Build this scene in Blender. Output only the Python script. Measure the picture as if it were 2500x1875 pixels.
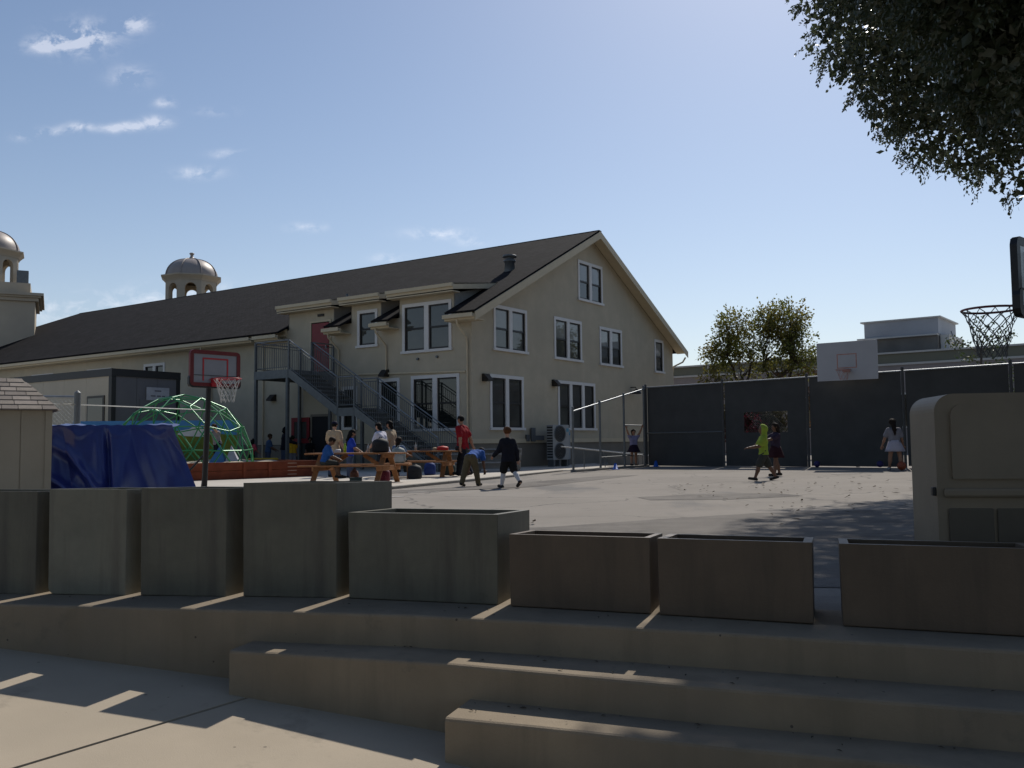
import bpy, math, random
import numpy as np
from mathutils import Vector, Matrix
from mathutils.geometry import tessellate_polygon
R = math.radians
random.seed(7); rng = np.random.default_rng(7)
for o in list(bpy.data.objects): bpy.data.objects.remove(o)
SC = bpy.context.scene
COL = SC.collection

# ---------------------------------------------------------------- camera
EYE = 1.03                       # lens height over the playground (the lower plaza falls away below)
cam_d = bpy.data.cameras.new('camera'); cam = bpy.data.objects.new('camera', cam_d); COL.objects.link(cam)
cam_d.sensor_fit = 'HORIZONTAL'; cam_d.sensor_width = 36.0; cam_d.lens = 31.68
cam_d.clip_start = 0.05; cam_d.clip_end = 4000
cam.matrix_world = Matrix.Translation((0, 0, EYE)) @ Matrix.Rotation(R(93.7), 4, 'X') @ Matrix.Rotation(R(-0.6), 4, 'Z')
SC.camera = cam

# ---------------------------------------------------------------- sky, sun, exposure
SUN_AZ, SUN_EL = R(21.5), R(44.5)
SKY_STRENGTH, SUN_STRENGTH, EXPOSURE = 0.102, 4.2, -0.1
w = bpy.data.worlds.new('World'); SC.world = w; w.use_nodes = True
nt = w.node_tree; nt.nodes.clear()
def N(t, **k):
    n = nt.nodes.new(t)
    for a, b in k.items(): setattr(n, a, b)
    return n
def mth(op, a, b=None, c=None):
    n = N('ShaderNodeMath', operation=op)
    for i, v in enumerate((a, b, c)):
        if v is None: continue
        if isinstance(v, (int, float)): n.inputs[i].default_value = v
        else: nt.links.new(v, n.inputs[i])
    return n.outputs[0]
out = N('ShaderNodeOutputWorld'); bg = N('ShaderNodeBackground'); bg.inputs[1].default_value = SKY_STRENGTH
sky = N('ShaderNodeTexSky', sky_type='NISHITA'); sky.sun_disc = False
sky.sun_elevation = SUN_EL; sky.sun_rotation = SUN_AZ; sky.altitude = 20; sky.air_density = 1.0; sky.dust_density = 0.7; sky.ozone_density = 3.0
tc = N('ShaderNodeTexCoord'); sp = N('ShaderNodeSeparateXYZ'); nt.links.new(tc.outputs['Generated'], sp.inputs[0])
ya = mth('MAXIMUM', mth('ABSOLUTE', sp.outputs[1]), 0.05)
ca, ce = mth('DIVIDE', sp.outputs[0], ya), mth('DIVIDE', sp.outputs[2], ya)
cv = N('ShaderNodeCombineXYZ'); nt.links.new(ca, cv.inputs[0]); nt.links.new(ce, cv.inputs[1]); nt.links.new(sp.outputs[1], cv.inputs[2])
def noise(scale, detail, rough, sy=1.0, dist=0.0):
    mp = N('ShaderNodeMapping'); mp.inputs['Scale'].default_value = (scale, scale * sy, 1.0)
    nt.links.new(cv.outputs[0], mp.inputs[0])
    n = N('ShaderNodeTexNoise'); n.inputs['Scale'].default_value = 1.0; n.inputs['Detail'].default_value = detail
    n.inputs['Roughness'].default_value = rough; n.inputs['Distortion'].default_value = dist
    nt.links.new(mp.outputs[0], n.inputs[0]); return n.outputs[0]
n1 = noise(26, 6, 0.62, 1.5, 0.4); n2 = noise(70, 4, 0.6, 1.3)
blobs = [(-.487,.465,.034,.017,1.0),(-.527,.458,.022,.0085,.9),(-.430,.4805,.019,.010,.8),(-.4305,.4196,.021,.011,.5),
         (-.3905,.389,.012,.006,.45),(-.4004,.366,.016,.0065,.75),(-.425,.363,.02,.005,.4),(-.4421,.3593,.022,.005,.55),(-.4871,.3617,.016,.005,.6),(-.52,.3568,.02,.005,.45),(-.55,.351,.014,.005,.35),
         (-.3509,.3073,.026,.007,.42),(-.3183,.3287,.02,.005,.38),(-.332,.378,.02,.005,.25),(-.2285,.2437,.02,.005,.42),(-.0811,.2351,.034,.006,.5),(-.0443,.2254,.016,.005,.4),(-.1364,.2078,.018,.005,.4),
         (-.50,.152,.11,.015,.45),(-.36,.168,.09,.013,.4),(.9,.5,.09,.03,.7),(-.95,.42,.08,.03,.7),(1.3,.35,.1,.03,.6)]
tot = None
for (a, e, rx, ry, s) in blobs:
    d = mth('ADD', mth('POWER', mth('MULTIPLY', mth('SUBTRACT', ca, a), 1 / rx), 2.0), mth('POWER', mth('MULTIPLY', mth('SUBTRACT', ce, e), 1 / ry), 2.0))
    g = mth('MULTIPLY', mth('EXPONENT', mth('MULTIPLY', d, -1.15)), s)
    tot = g if tot is None else mth('ADD', tot, g)
cm = mth('MULTIPLY', tot, mth('ADD', mth('MULTIPLY', mth('SUBTRACT', n1, 0.42), 4.2), mth('MULTIPLY', mth('SUBTRACT', n2, 0.5), 1.3)))
cl = N('ShaderNodeClamp'); nt.links.new(cm, cl.inputs[0]); cl.inputs[2].default_value = 0.38
# thin veil of high haze low in the sky (all round)
hz = mth('MULTIPLY', mth('EXPONENT', mth('MULTIPLY', mth('MAXIMUM', sp.outputs[2], 0.0), -6.5)), 0.55)
mx0 = N('ShaderNodeMix', data_type='RGBA'); nt.links.new(hz, mx0.inputs['Factor']); nt.links.new(sky.outputs[0], mx0.inputs['A']); mx0.inputs['B'].default_value = (8.4, 8.9, 9.7, 1)
mx = N('ShaderNodeMix', data_type='RGBA'); nt.links.new(cl.outputs[0], mx.inputs['Factor']); nt.links.new(mx0.outputs['Result'], mx.inputs['A']); mx.inputs['B'].default_value = (11.5, 11.5, 12.2, 1)
nt.links.new(mx.outputs['Result'], bg.inputs[0]); nt.links.new(bg.outputs[0], out.inputs[0])

SUNV = Vector((math.sin(SUN_AZ) * math.cos(SUN_EL), math.cos(SUN_AZ) * math.cos(SUN_EL), math.sin(SUN_EL)))
sd = bpy.data.lights.new('sun', 'SUN'); sd.energy = SUN_STRENGTH; sd.angle = R(0.5); sd.color = (1.0, 0.945, 0.86)
so = bpy.data.objects.new('sun', sd); COL.objects.link(so); so.rotation_euler = (-SUNV).to_track_quat('-Z', 'Y').to_euler(); so.location = (0, 0, 60)
SC.view_settings.view_transform = 'Standard'; SC.view_settings.look = 'None'; SC.view_settings.gamma = 1.0
SC.view_settings.exposure = EXPOSURE; SC.view_settings.use_curve_mapping = False

# ---------------------------------------------------------------- helpers
def tag(o, label=None, cat=None, group=None, kind=None):
    if label: o['label'] = label
    if cat: o['category'] = cat
    if group: o['group'] = group
    if kind: o['kind'] = kind
    return o
def empty(name, loc=(0, 0, 0), rz=0.0, parent=None):
    o = bpy.data.objects.new(name, None); COL.objects.link(o); o.location = loc; o.rotation_euler = (0, 0, rz)
    o.empty_display_size = 0.2
    if parent: o.parent = parent
    return o
def link(name, me, m=None, parent=None, loc=None, rz=None):
    o = bpy.data.objects.new(name, me); COL.objects.link(o)
    if m and not me.materials: me.materials.append(m)
    if parent: o.parent = parent
    if loc: o.location = loc
    if rz is not None: o.rotation_euler = (0, 0, rz)
    return o
def dup(o, parent=None):
    c = o.copy(); COL.objects.link(c); c.parent = parent
    for ch in list(o.children): dup(ch, c)
    return c
def frame(d):
    d = Vector(d).normalized()
    a = Vector((0, 0, 1)) if abs(d.z) < 0.95 else Vector((1, 0, 0))
    x = d.cross(a).normalized(); y = x.cross(d).normalized()
    return x, y, d
class MB:
    """collects shapes and links them as one mesh object"""
    def __init__(s): s.v = []; s.f = []; s.mi = []; s.sm = []; s.M = Matrix()
    def add(s, vs, fs, mi=0, smooth=False):
        b = len(s.v); s.v += [tuple(s.M @ Vector(p)) for p in vs]
        s.f += [tuple(b + i for i in f) for f in fs]; s.mi += [mi] * len(fs); s.sm += [smooth] * len(fs); return s
    def hexa(s, p, mi=0):      # 8 corners: bottom 4 ccw, top 4 ccw
        return s.add(p, [(3, 2, 1, 0), (4, 5, 6, 7), (0, 1, 5, 4), (1, 2, 6, 5), (2, 3, 7, 6), (3, 0, 4, 7)], mi)
    def box(s, x0, x1, y0, y1, z0, z1, mi=0):
        if x0 > x1: x0, x1 = x1, x0
        if y0 > y1: y0, y1 = y1, y0
        if z0 > z1: z0, z1 = z1, z0
        return s.hexa([(x0, y0, z0), (x1, y0, z0), (x1, y1, z0), (x0, y1, z0), (x0, y0, z1), (x1, y0, z1), (x1, y1, z1), (x0, y1, z1)], mi)
    def bar(s, p0, p1, w, h, mi=0, up=(0, 0, 1)):      # rectangular bar from p0 to p1
        p0, p1 = Vector(p0), Vector(p1); d = (p1 - p0).normalized(); u = Vector(up)
        if abs(d.dot(u)) > 0.98: u = Vector((0, 1, 0))
        x = d.cross(u).normalized() * w / 2; y = x.cross(d).normalized() * h / 2
        return s.hexa([p0 - x - y, p0 + x - y, p0 + x + y, p0 - x + y, p1 - x - y, p1 + x - y, p1 + x + y, p1 - x + y], mi)
    def tube(s, pts, r, n=8, mi=0, cap=True, smooth=True):
        pts = [Vector(p) for p in pts]; rs = r if isinstance(r, (list, tuple)) else [r] * len(pts)
        vs = []; prevx = None
        for i, p in enumerate(pts):
            d = (pts[min(i + 1, len(pts) - 1)] - pts[max(i - 1, 0)])
            if d.length < 1e-9: d = Vector((0, 0, 1))
            x, y, _ = frame(d)
            if prevx is not None:
                x2 = prevx - d.normalized() * prevx.dot(d.normalized())
                if x2.length > 1e-4: x = x2.normalized(); y = x.cross(d.normalized())
            prevx = x
            vs += [tuple(p + (x * math.cos(2 * math.pi * k / n) + y * math.sin(2 * math.pi * k / n)) * rs[i]) for k in range(n)]
        fs = [(i * n + k, i * n + (k + 1) % n, (i + 1) * n + (k + 1) % n, (i + 1) * n + k) for i in range(len(pts) - 1) for k in range(n)]
        s.add(vs, fs, mi, smooth)
        if cap:
            b = len(pts) - 1
            s.add(vs[:n], [tuple(range(n))], mi); s.add(vs[b * n:], [tuple(reversed(range(n)))], mi)
        return s
    def lathe(s, prof, n=24, mi=0, c=(0, 0), smooth=True, ph=0.0):
        vs = [(c[0] + r * math.cos(2 * math.pi * k / n + ph), c[1] + r * math.sin(2 * math.pi * k / n + ph), z) for r, z in prof for k in range(n)]
        fs = [(i * n + k, i * n + (k + 1) % n, (i + 1) * n + (k + 1) % n, (i + 1) * n + k) for i in range(len(prof) - 1) for k in range(n)]
        return s.add(vs, fs, mi, smooth)
    def poly(s, loops, o, ex, ey, th=0.0, mi=0):
        """flat polygon with holes: loops of 2-D points, o + a*ex + b*ey, thickness along ex x ey"""
        ex, ey, o = Vector(ex), Vector(ey), Vector(o); nz = ex.cross(ey).normalized()
        flat = [p for l in loops for p in l]
        tri = tessellate_polygon([[Vector((p[0], p[1], 0)) for p in l] for l in loops])
        P = [o + ex * p[0] + ey * p[1] for p in flat]
        def ccw(t):
            a, b, c = (flat[i] for i in t); return (b[0] - a[0]) * (c[1] - a[1]) - (b[1] - a[1]) * (c[0] - a[0]) > 0
        T = [tuple(t) if ccw(t) else tuple(reversed(t)) for t in tri]
        s.add([p + nz * th for p in P], T, mi)
        if th:
            s.add(P, [tuple(reversed(t)) for t in T], mi); b = 0
            for l in loops:
                n = len(l); ar = sum(l[i][0] * l[(i + 1) % n][1] - l[(i + 1) % n][0] * l[i][1] for i in range(n))
                q = [P[b + i] for i in range(n)] + [P[b + i] + nz * th for i in range(n)]
                fs = [(i, (i + 1) % n, n + (i + 1) % n, n + i) for i in range(n)]
                if (ar < 0) == (l is loops[0]): fs = [tuple(reversed(f)) for f in fs]
                s.add(q, fs, mi); b += n
        return s
    def mesh(s, name):
        me = bpy.data.meshes.new(name); me.from_pydata(s.v, [], s.f)
        me.polygons.foreach_set('material_index', s.mi); me.polygons.foreach_set('use_smooth', s.sm)
        me.update(); return me
    def build(s, name, m, parent=None, loc=None, rz=None, bevel=0):
        me = s.mesh(name)
        for q in (m if isinstance(m, (list, tuple)) else [m]): me.materials.append(q)
        o = link(name, me, None, parent, loc, rz)
        if bevel:
            b = o.modifiers.new('bevel', 'BEVEL'); b.width = bevel; b.segments = 2; b.limit_method = 'ANGLE'; b.angle_limit = R(40)
        return o
def rect(x0, x1, y0, y1): return [(x0, y0), (x1, y0), (x1, y1), (x0, y1)]
def npmesh(name, V, Fc, m, parent=None, smooth=False):
    """numpy verts (n,3) and equal-sized faces (k,c) to a mesh object"""
    V = np.asarray(V, np.float32); Fc = np.asarray(Fc, np.int32); k, c = Fc.shape
    me = bpy.data.meshes.new(name); me.vertices.add(len(V)); me.vertices.foreach_set('co', V.ravel())
    me.loops.add(k * c); me.loops.foreach_set('vertex_index', Fc.ravel())
    me.polygons.add(k); me.polygons.foreach_set('loop_start', np.arange(0, k * c, c, dtype=np.int32))
    me.polygons.foreach_set('loop_total', np.full(k, c, np.int32))
    me.polygons.foreach_set('use_smooth', np.full(k, smooth)); me.update(calc_edges=True); me.validate()
    if m: me.materials.append(m)
    return link(name, me, None, parent)

# ---------------------------------------------------------------- materials
MATS = {}
def mat(name, col, rough=0.8, metal=0.0, var=0.12, scale=6.0, bump=0.0, bscale=60.0, spec=0.4, stain=None, tint=None, pits=None, trans=None, detail=5, streak=None):
    """procedural surface: base colour broken up by two noises, optional stains and fine relief"""
    if name in MATS: return MATS[name]
    m = bpy.data.materials.new(name); m.use_nodes = True; t = m.node_tree; b = t.nodes['Principled BSDF']
    b.inputs['Roughness'].default_value = rough; b.inputs['Metallic'].default_value = metal; b.inputs['Specular IOR Level'].default_value = spec
    co = t.nodes.new('ShaderNodeTexCoord')
    def nz(sc, det=5, ro=0.6, vec=None):
        n = t.nodes.new('ShaderNodeTexNoise'); n.inputs['Scale'].default_value = sc; n.inputs['Detail'].default_value = det; n.inputs['Roughness'].default_value = ro
        t.links.new(vec or co.outputs['Object'], n.inputs['Vector']); return n.outputs[0]
    def mixc(fac, A, B):
        n = t.nodes.new('ShaderNodeMix'); n.data_type = 'RGBA'
        for k, v in (('Factor', fac), ('A', A), ('B', B)):
            if isinstance(v, (tuple, list)): n.inputs[k].default_value = (*v[:3], 1)
            elif isinstance(v, (int, float)): n.inputs[k].default_value = v
            else: t.links.new(v, n.inputs[k])
        return n.outputs['Result']
    def ramp(v, a, c):
        r = t.nodes.new('ShaderNodeMapRange'); r.inputs[1].default_value = a; r.inputs[2].default_value = c; t.links.new(v, r.inputs[0]); return r.outputs[0]
    dk = [c * (1 - var) for c in col]; lt = [min(1, c * (1 + var)) for c in col]
    c = mixc(ramp(nz(scale, detail), 0.3, 0.7), dk, lt)
    if tint: c = mixc(ramp(nz(scale * 0.23 + 0.1, 4), 0.45, 0.7), c, tint)
    if stain: c = mixc(ramp(nz(stain[3], 7, 0.7), stain[4], stain[4] + 0.13), c, stain[:3])
    if streak:  # run-down marks
        mp = t.nodes.new('ShaderNodeMapping'); mp.inputs['Scale'].default_value = (9, 9, .9); t.links.new(co.outputs['Object'], mp.inputs[0])
        f1 = ramp(nz(streak[3], 6, .65, mp.outputs[0]), streak[4], streak[4] + .22)
        c = mixc(f1, c, streak[:3])
    if pits:    # small air holes and specks of a cast surface
        vo = t.nodes.new('ShaderNodeTexVoronoi'); vo.inputs['Scale'].default_value = pits[3]; t.links.new(co.outputs['Object'], vo.inputs['Vector'])
        sp2 = t.nodes.new('ShaderNodeSeparateColor'); t.links.new(vo.outputs['Color'], sp2.inputs[0])
        g1 = t.nodes.new('ShaderNodeMath'); g1.operation = 'LESS_THAN'; t.links.new(vo.outputs['Distance'], g1.inputs[0]); g1.inputs[1].default_value = .065
        g2 = t.nodes.new('ShaderNodeMath'); g2.operation = 'GREATER_THAN'; t.links.new(sp2.outputs[0], g2.inputs[0]); g2.inputs[1].default_value = .80
        g3 = t.nodes.new('ShaderNodeMath'); g3.operation = 'MULTIPLY'; t.links.new(g1.outputs[0], g3.inputs[0]); t.links.new(g2.outputs[0], g3.inputs[1])
        c = mixc(g3.outputs[0], c, pits[:3])
    t.links.new(c, b.inputs['Base Color'])
    if bump:
        bp = t.nodes.new('ShaderNodeBump'); bp.inputs['Strength'].default_value = bump; bp.inputs['Distance'].default_value = 0.02
        t.links.new(nz(bscale, 4), bp.inputs['Height']); t.links.new(bp.outputs[0], b.inputs['Normal'])
    if trans:   # thin leaf or cloth: part of the light passes through
        tr = t.nodes.new('ShaderNodeBsdfTranslucent'); ms = t.nodes.new('ShaderNodeMixShader'); ms.inputs[0].default_value = trans
        t.links.new(c, tr.inputs[0]); t.links.new(b.outputs[0], ms.inputs[1]); t.links.new(tr.outputs[0], ms.inputs[2])
        t.links.new(ms.outputs[0], t.nodes['Material Output'].inputs[0])
    MATS[name] = m; return m
def shingle_mat(name, c1, c2, mortar, sx, sy, rough=0.95):
    m = bpy.data.materials.new(name); m.use_nodes = True; t = m.node_tree; b = t.nodes['Principled BSDF']; b.inputs['Roughness'].default_value = rough; b.inputs['Specular IOR Level'].default_value = 0.08
    co = t.nodes.new('ShaderNodeTexCoord'); uv = t.nodes.new('ShaderNodeUVMap')
    br = t.nodes.new('ShaderNodeTexBrick'); br.inputs['Scale'].default_value = 1.0; br.inputs['Brick Width'].default_value = sx; br.inputs['Row Height'].default_value = sy
    br.inputs['Mortar Size'].default_value = 0.008; br.inputs['Color1'].default_value = (*c1, 1); br.inputs['Color2'].default_value = (*c2, 1); br.inputs['Mortar'].default_value = (*mortar, 1); br.inputs['Bias'].default_value = -0.1
    t.links.new(uv.outputs[0], br.inputs['Vector'])
    n = t.nodes.new('ShaderNodeTexNoise'); n.inputs['Scale'].default_value = 1.3; n.inputs['Detail'].default_value = 9; n.inputs['Roughness'].default_value = 0.75; t.links.new(co.outputs['Object'], n.inputs[0])
    r = t.nodes.new('ShaderNodeMapRange'); r.inputs[1].default_value = 0.3; r.inputs[2].default_value = 0.7; r.inputs[3].default_value = 0.62; r.inputs[4].default_value = 1.4; t.links.new(n.outputs[0], r.inputs[0])
    x = t.nodes.new('ShaderNodeMix'); x.data_type = 'RGBA'; x.blend_type = 'MULTIPLY'; x.inputs['Factor'].default_value = 1
    t.links.new(br.outputs[0], x.inputs['A']); t.links.new(r.outputs[0], x.inputs['B']); t.links.new(x.outputs['Result'], b.inputs['Base Color'])
    bp = t.nodes.new('ShaderNodeBump'); bp.inputs['Strength'].default_value = 0.6; bp.inputs['Distance'].default_value = 0.03; t.links.new(br.outputs[1], bp.inputs['Height']); bp.invert = True; t.links.new(bp.outputs[0], b.inputs['Normal'])
    MATS[name] = m; return m
def glass_mat(name, col, rough=0.03):
    m = bpy.data.materials.new(name); m.use_nodes = True; t = m.node_tree; b = t.nodes['Principled BSDF']
    b.inputs['Roughness'].default_value = rough; b.inputs['IOR'].default_value = 1.52; b.inputs['Specular IOR Level'].default_value = 0.7
    co = t.nodes.new('ShaderNodeTexCoord'); n = t.nodes.new('ShaderNodeTexNoise'); n.inputs['Scale'].default_value = 1.1; n.inputs['Detail'].default_value = 3; t.links.new(co.outputs['Object'], n.inputs[0])
    x = t.nodes.new('ShaderNodeMix'); x.data_type = 'RGBA'; x.inputs['A'].default_value = (*[c * .4 for c in col], 1); x.inputs['B'].default_value = (*col, 1); t.links.new(n.outputs[0], x.inputs['Factor'])
    t.links.new(x.outputs['Result'], b.inputs['Base Color']); bp = t.nodes.new('ShaderNodeBump'); bp.inputs['Strength'].default_value = 0.06; n2 = t.nodes.new('ShaderNodeTexNoise'); n2.inputs['Scale'].default_value = 1.5
    t.links.new(co.outputs['Object'], n2.inputs[0]); t.links.new(n2.outputs[0], bp.inputs['Height']); t.links.new(bp.outputs[0], b.inputs['Normal'])
    MATS[name] = m; return m
stucco = mat('stucco', (.475, .415, .31), .92, var=.07, scale=1.6, bump=.4, bscale=30, tint=(.42, .37, .28), streak=(.43, .378, .285, .12, .55), spec=.2)
cheek_m = mat('grey_siding', (.30, .29, .26), .9, var=.06, spec=.2)
trim_cream = mat('cream_trim', (.55, .465, .32), .7, var=.05, scale=3)
trim_white = mat('white_trim', (.66, .64, .61), .6, var=.04, scale=3)
base_m = mat('base_wall', (.20, .175, .14), .9, var=.1, scale=1.5, bump=.2)
sash_m = mat('dark_sash', (.018, .016, .015), .45, var=.1)
glass_u = glass_mat('window_glass', (.085, .088, .08)); glass_b = glass_mat('window_blind_glass', (.30, .31, .295)); glass_d = glass_mat('dark_glass', (.02, .025, .022))
red_m = mat('red_paint', (.20, .012, .016), .45, var=.1)
shing = shingle_mat('roof_shingles', (.019, .0175, .019), (.011, .0105, .012), (.006, .006, .006), .30, .14)
galv = mat('galvanised_steel', (.22, .235, .25), .42, .55, var=.15, scale=8)
galv_d = mat('weathered_steel', (.13, .14, .145), .5, .4, var=.15, scale=6)
black_m = mat('black_plastic', (.012, .012, .013), .45, var=.1)
dark_lamp = mat('lamp_bronze', (.03, .025, .022), .5, .3, var=.1)
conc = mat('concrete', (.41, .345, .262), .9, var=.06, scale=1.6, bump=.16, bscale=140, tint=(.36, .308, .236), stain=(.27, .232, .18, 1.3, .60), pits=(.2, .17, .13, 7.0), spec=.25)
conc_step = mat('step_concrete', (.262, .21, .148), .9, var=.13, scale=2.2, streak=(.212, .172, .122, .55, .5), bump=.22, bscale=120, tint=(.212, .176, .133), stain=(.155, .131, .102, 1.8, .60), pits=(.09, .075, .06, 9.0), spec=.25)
walk_m = mat('pavement_concrete', (.47, .43, .375), .9, var=.06, scale=1.1, bump=.1, bscale=80, tint=(.42, .385, .335), spec=.25)
curb_m = mat('curb_concrete', (.25, .23, .20), .9, var=.15, scale=5)
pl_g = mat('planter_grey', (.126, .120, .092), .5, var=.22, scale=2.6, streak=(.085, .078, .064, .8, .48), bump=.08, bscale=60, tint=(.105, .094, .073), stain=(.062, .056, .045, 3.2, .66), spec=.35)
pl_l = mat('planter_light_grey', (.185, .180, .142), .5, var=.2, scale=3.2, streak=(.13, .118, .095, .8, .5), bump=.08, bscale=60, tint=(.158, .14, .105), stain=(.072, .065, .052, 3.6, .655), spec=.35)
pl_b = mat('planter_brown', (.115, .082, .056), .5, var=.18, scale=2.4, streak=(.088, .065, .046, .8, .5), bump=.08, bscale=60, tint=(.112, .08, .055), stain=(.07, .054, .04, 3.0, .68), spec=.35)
soil = mat('soil', (.035, .028, .022), 1, var=.3, scale=30, bump=.6, bscale=80)
wood = mat('redwood', (.27, .118, .044), .7, var=.2, scale=5, spec=.3)
redwd = mat('stained_redwood', (.17, .042, .018), .75, var=.2, scale=4, spec=.25)
# ================================================================ setting: ground, court, pavement, plaza, steps
def gz(x): return 0.015 * max(0.0, x)
def asphalt():
    m = bpy.data.materials.new('asphalt'); m.use_nodes = True; t = m.node_tree; b = t.nodes['Principled BSDF']; b.inputs['Roughness'].default_value = .93; b.inputs['Specular IOR Level'].default_value = .2
    co = t.nodes.new('ShaderNodeTexCoord')
    def nz(sc, det, ro, sv=(1, 1, 1)):
        mp = t.nodes.new('ShaderNodeMapping'); mp.inputs['Scale'].default_value = sv; t.links.new(co.outputs['Object'], mp.inputs[0])
        n = t.nodes.new('ShaderNodeTexNoise'); n.inputs['Scale'].default_value = sc; n.inputs['Detail'].default_value = det; n.inputs['Roughness'].default_value = ro; t.links.new(mp.outputs[0], n.inputs[0]); return n.outputs[0]
    def mr(v, a, c, x=0, y=1):
        r = t.nodes.new('ShaderNodeMapRange'); r.inputs[1].default_value = a; r.inputs[2].default_value = c; r.inputs[3].default_value = x; r.inputs[4].default_value = y; t.links.new(v, r.inputs[0]); return r.outputs[0]
    def mx(f, A, B, bt='MIX'):
        n = t.nodes.new('ShaderNodeMix'); n.data_type = 'RGBA'; n.blend_type = bt
        for k, v in (('Factor', f), ('A', A), ('B', B)):
            if isinstance(v, tuple): n.inputs[k].default_value = (*v, 1)
            elif isinstance(v, (int, float)): n.inputs[k].default_value = v
            else: t.links.new(v, n.inputs[k])
        return n.outputs['Result']
    c = mx(mr(nz(.35, 6, .6), .35, .65), (.20, .178, .155), (.255, .228, .20))
    c = mx(mr(nz(.16, 5, .65, (1, .45, 1)), .54, .60), c, (.135, .128, .122))          # older, darker resurfaced strips
    c = mx(mr(nz(2.3, 8, .7), .6, .78), c, (.10, .095, .09))                              # stains
    c = mx(mr(nz(55, 3, .6), .3, .75, 0, .35), c, (.30, .28, .25))                        # stone grit
    vo = t.nodes.new('ShaderNodeTexVoronoi'); vo.feature = 'DISTANCE_TO_EDGE'; vo.inputs['Scale'].default_value = .22; vo.inputs['Randomness'].default_value = 1
    w = t.nodes.new('ShaderNodeTexNoise'); w.inputs['Scale'].default_value = 1.1; w.inputs['Detail'].default_value = 5; t.links.new(co.outputs['Object'], w.inputs[0])
    ad = t.nodes.new('ShaderNodeVectorMath'); ad.operation = 'MULTIPLY_ADD'; ad.inputs[1].default_value = (1.2, 1.2, 0); t.links.new(w.outputs[1], ad.inputs[0]); t.links.new(co.outputs['Object'], ad.inputs[2]); t.links.new(ad.outputs[0], vo.inputs['Vector'])
    c = mx(mr(vo.outputs['Distance'], .0, .006, .75, 0), c, (.06, .058, .055))            # cracks
    t.links.new(c, b.inputs['Base Color'])
    bp = t.nodes.new('ShaderNodeBump'); bp.inputs['Strength'].default_value = .35; bp.inputs['Distance'].default_value = .01; t.links.new(nz(90, 3, .6), bp.inputs['Height']); t.links.new(bp.outputs[0], b.inputs['Normal'])
    MATS['asphalt'] = m; return m
asph = asphalt()
patch_m = mat('asphalt_patch', (.165, .15, .134), .95, var=.16, scale=1.7, stain=(.11, .10, .092, .6, .5), bump=.3, bscale=90, spec=.2)
earth = mat('earth', (.10, .09, .07), 1, var=.2, scale=.4)
MB().add([(-1500, -1500, -2.2), (1500, -1500, -2.2), (1500, 1500, -2.2), (-1500, 1500, -2.2)], [(0, 1, 2, 3)]).build('ground', earth)['kind'] = 'structure'

# edges of the three concrete steps (plan view), front edge of each level
E1 = [(-14, 8.05), (-9, 7.1), (-5.2, 6.38), (-3.4, 6.04), (-1.79, 5.74), (-.63, 5.50), (.1, 5.27), (.98, 4.95), (2.45, 4.42), (5, 3.5), (9, 2.0)]
E2 = [(-1.70, 5.46), (-.42, 5.10), (.91, 4.57), (2.29, 4.09), (5, 3.1), (9, 1.6)]
E3 = [(-.36, 4.70), (.08, 4.55), (.84, 4.27), (2.2, 3.79), (5, 2.8), (9, 1.3)]
E4 = [(1.9, 3.45), (2.6, 3.2), (5, 2.35), (9, .85)]
def off_poly(E, d):
    out = []
    for i, p in enumerate(E):
        a = Vector(E[max(i - 1, 0)]); b = Vector(E[min(i + 1, len(E) - 1)]); t = (b - a).normalized(); n = Vector((-t.y, t.x)); q = Vector(p) + n * d; out.append((q.x, q.y))
    return out
def step(name, E, back, z1, z0, m):
    """one concrete level: rounded front edge, level top, riser down to z0"""
    mb = MB(); prof = [(0.0, z0), (0.0, z1 - .018), (.005, z1 - .006), (.018, z1), (back, z1), (back, z0)]
    rows = [[(q[0], q[1], z) for q in off_poly(E, d)] for d, z in prof]; n = len(E)
    vs = [p for r in rows for p in r]
    mb.add(vs, [(r * n + i, r * n + i + 1, (r + 1) * n + i + 1, (r + 1) * n + i) for r in range(len(prof) - 1) for i in range(n - 1)])
    for e, rev in ((0, True), (n - 1, False)):
        f = tuple(r * n + e for r in range(len(prof))); mb.add(vs, [f if not rev else tuple(reversed(f))])
    o = mb.build(name, m); o['kind'] = 'structure'; return o
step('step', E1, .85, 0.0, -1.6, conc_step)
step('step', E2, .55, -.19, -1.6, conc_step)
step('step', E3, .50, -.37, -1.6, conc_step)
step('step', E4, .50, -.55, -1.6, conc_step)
# sloping lower plaza, falling towards the right
def pz(x, y): return -.9 - .073 * max(-6.5, min(6, x)) + .06 * min(y, 9)
mb = MB(); J = .012
def plz(x, y, d=0): return (x, y, pz(x, y) - d)
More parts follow.
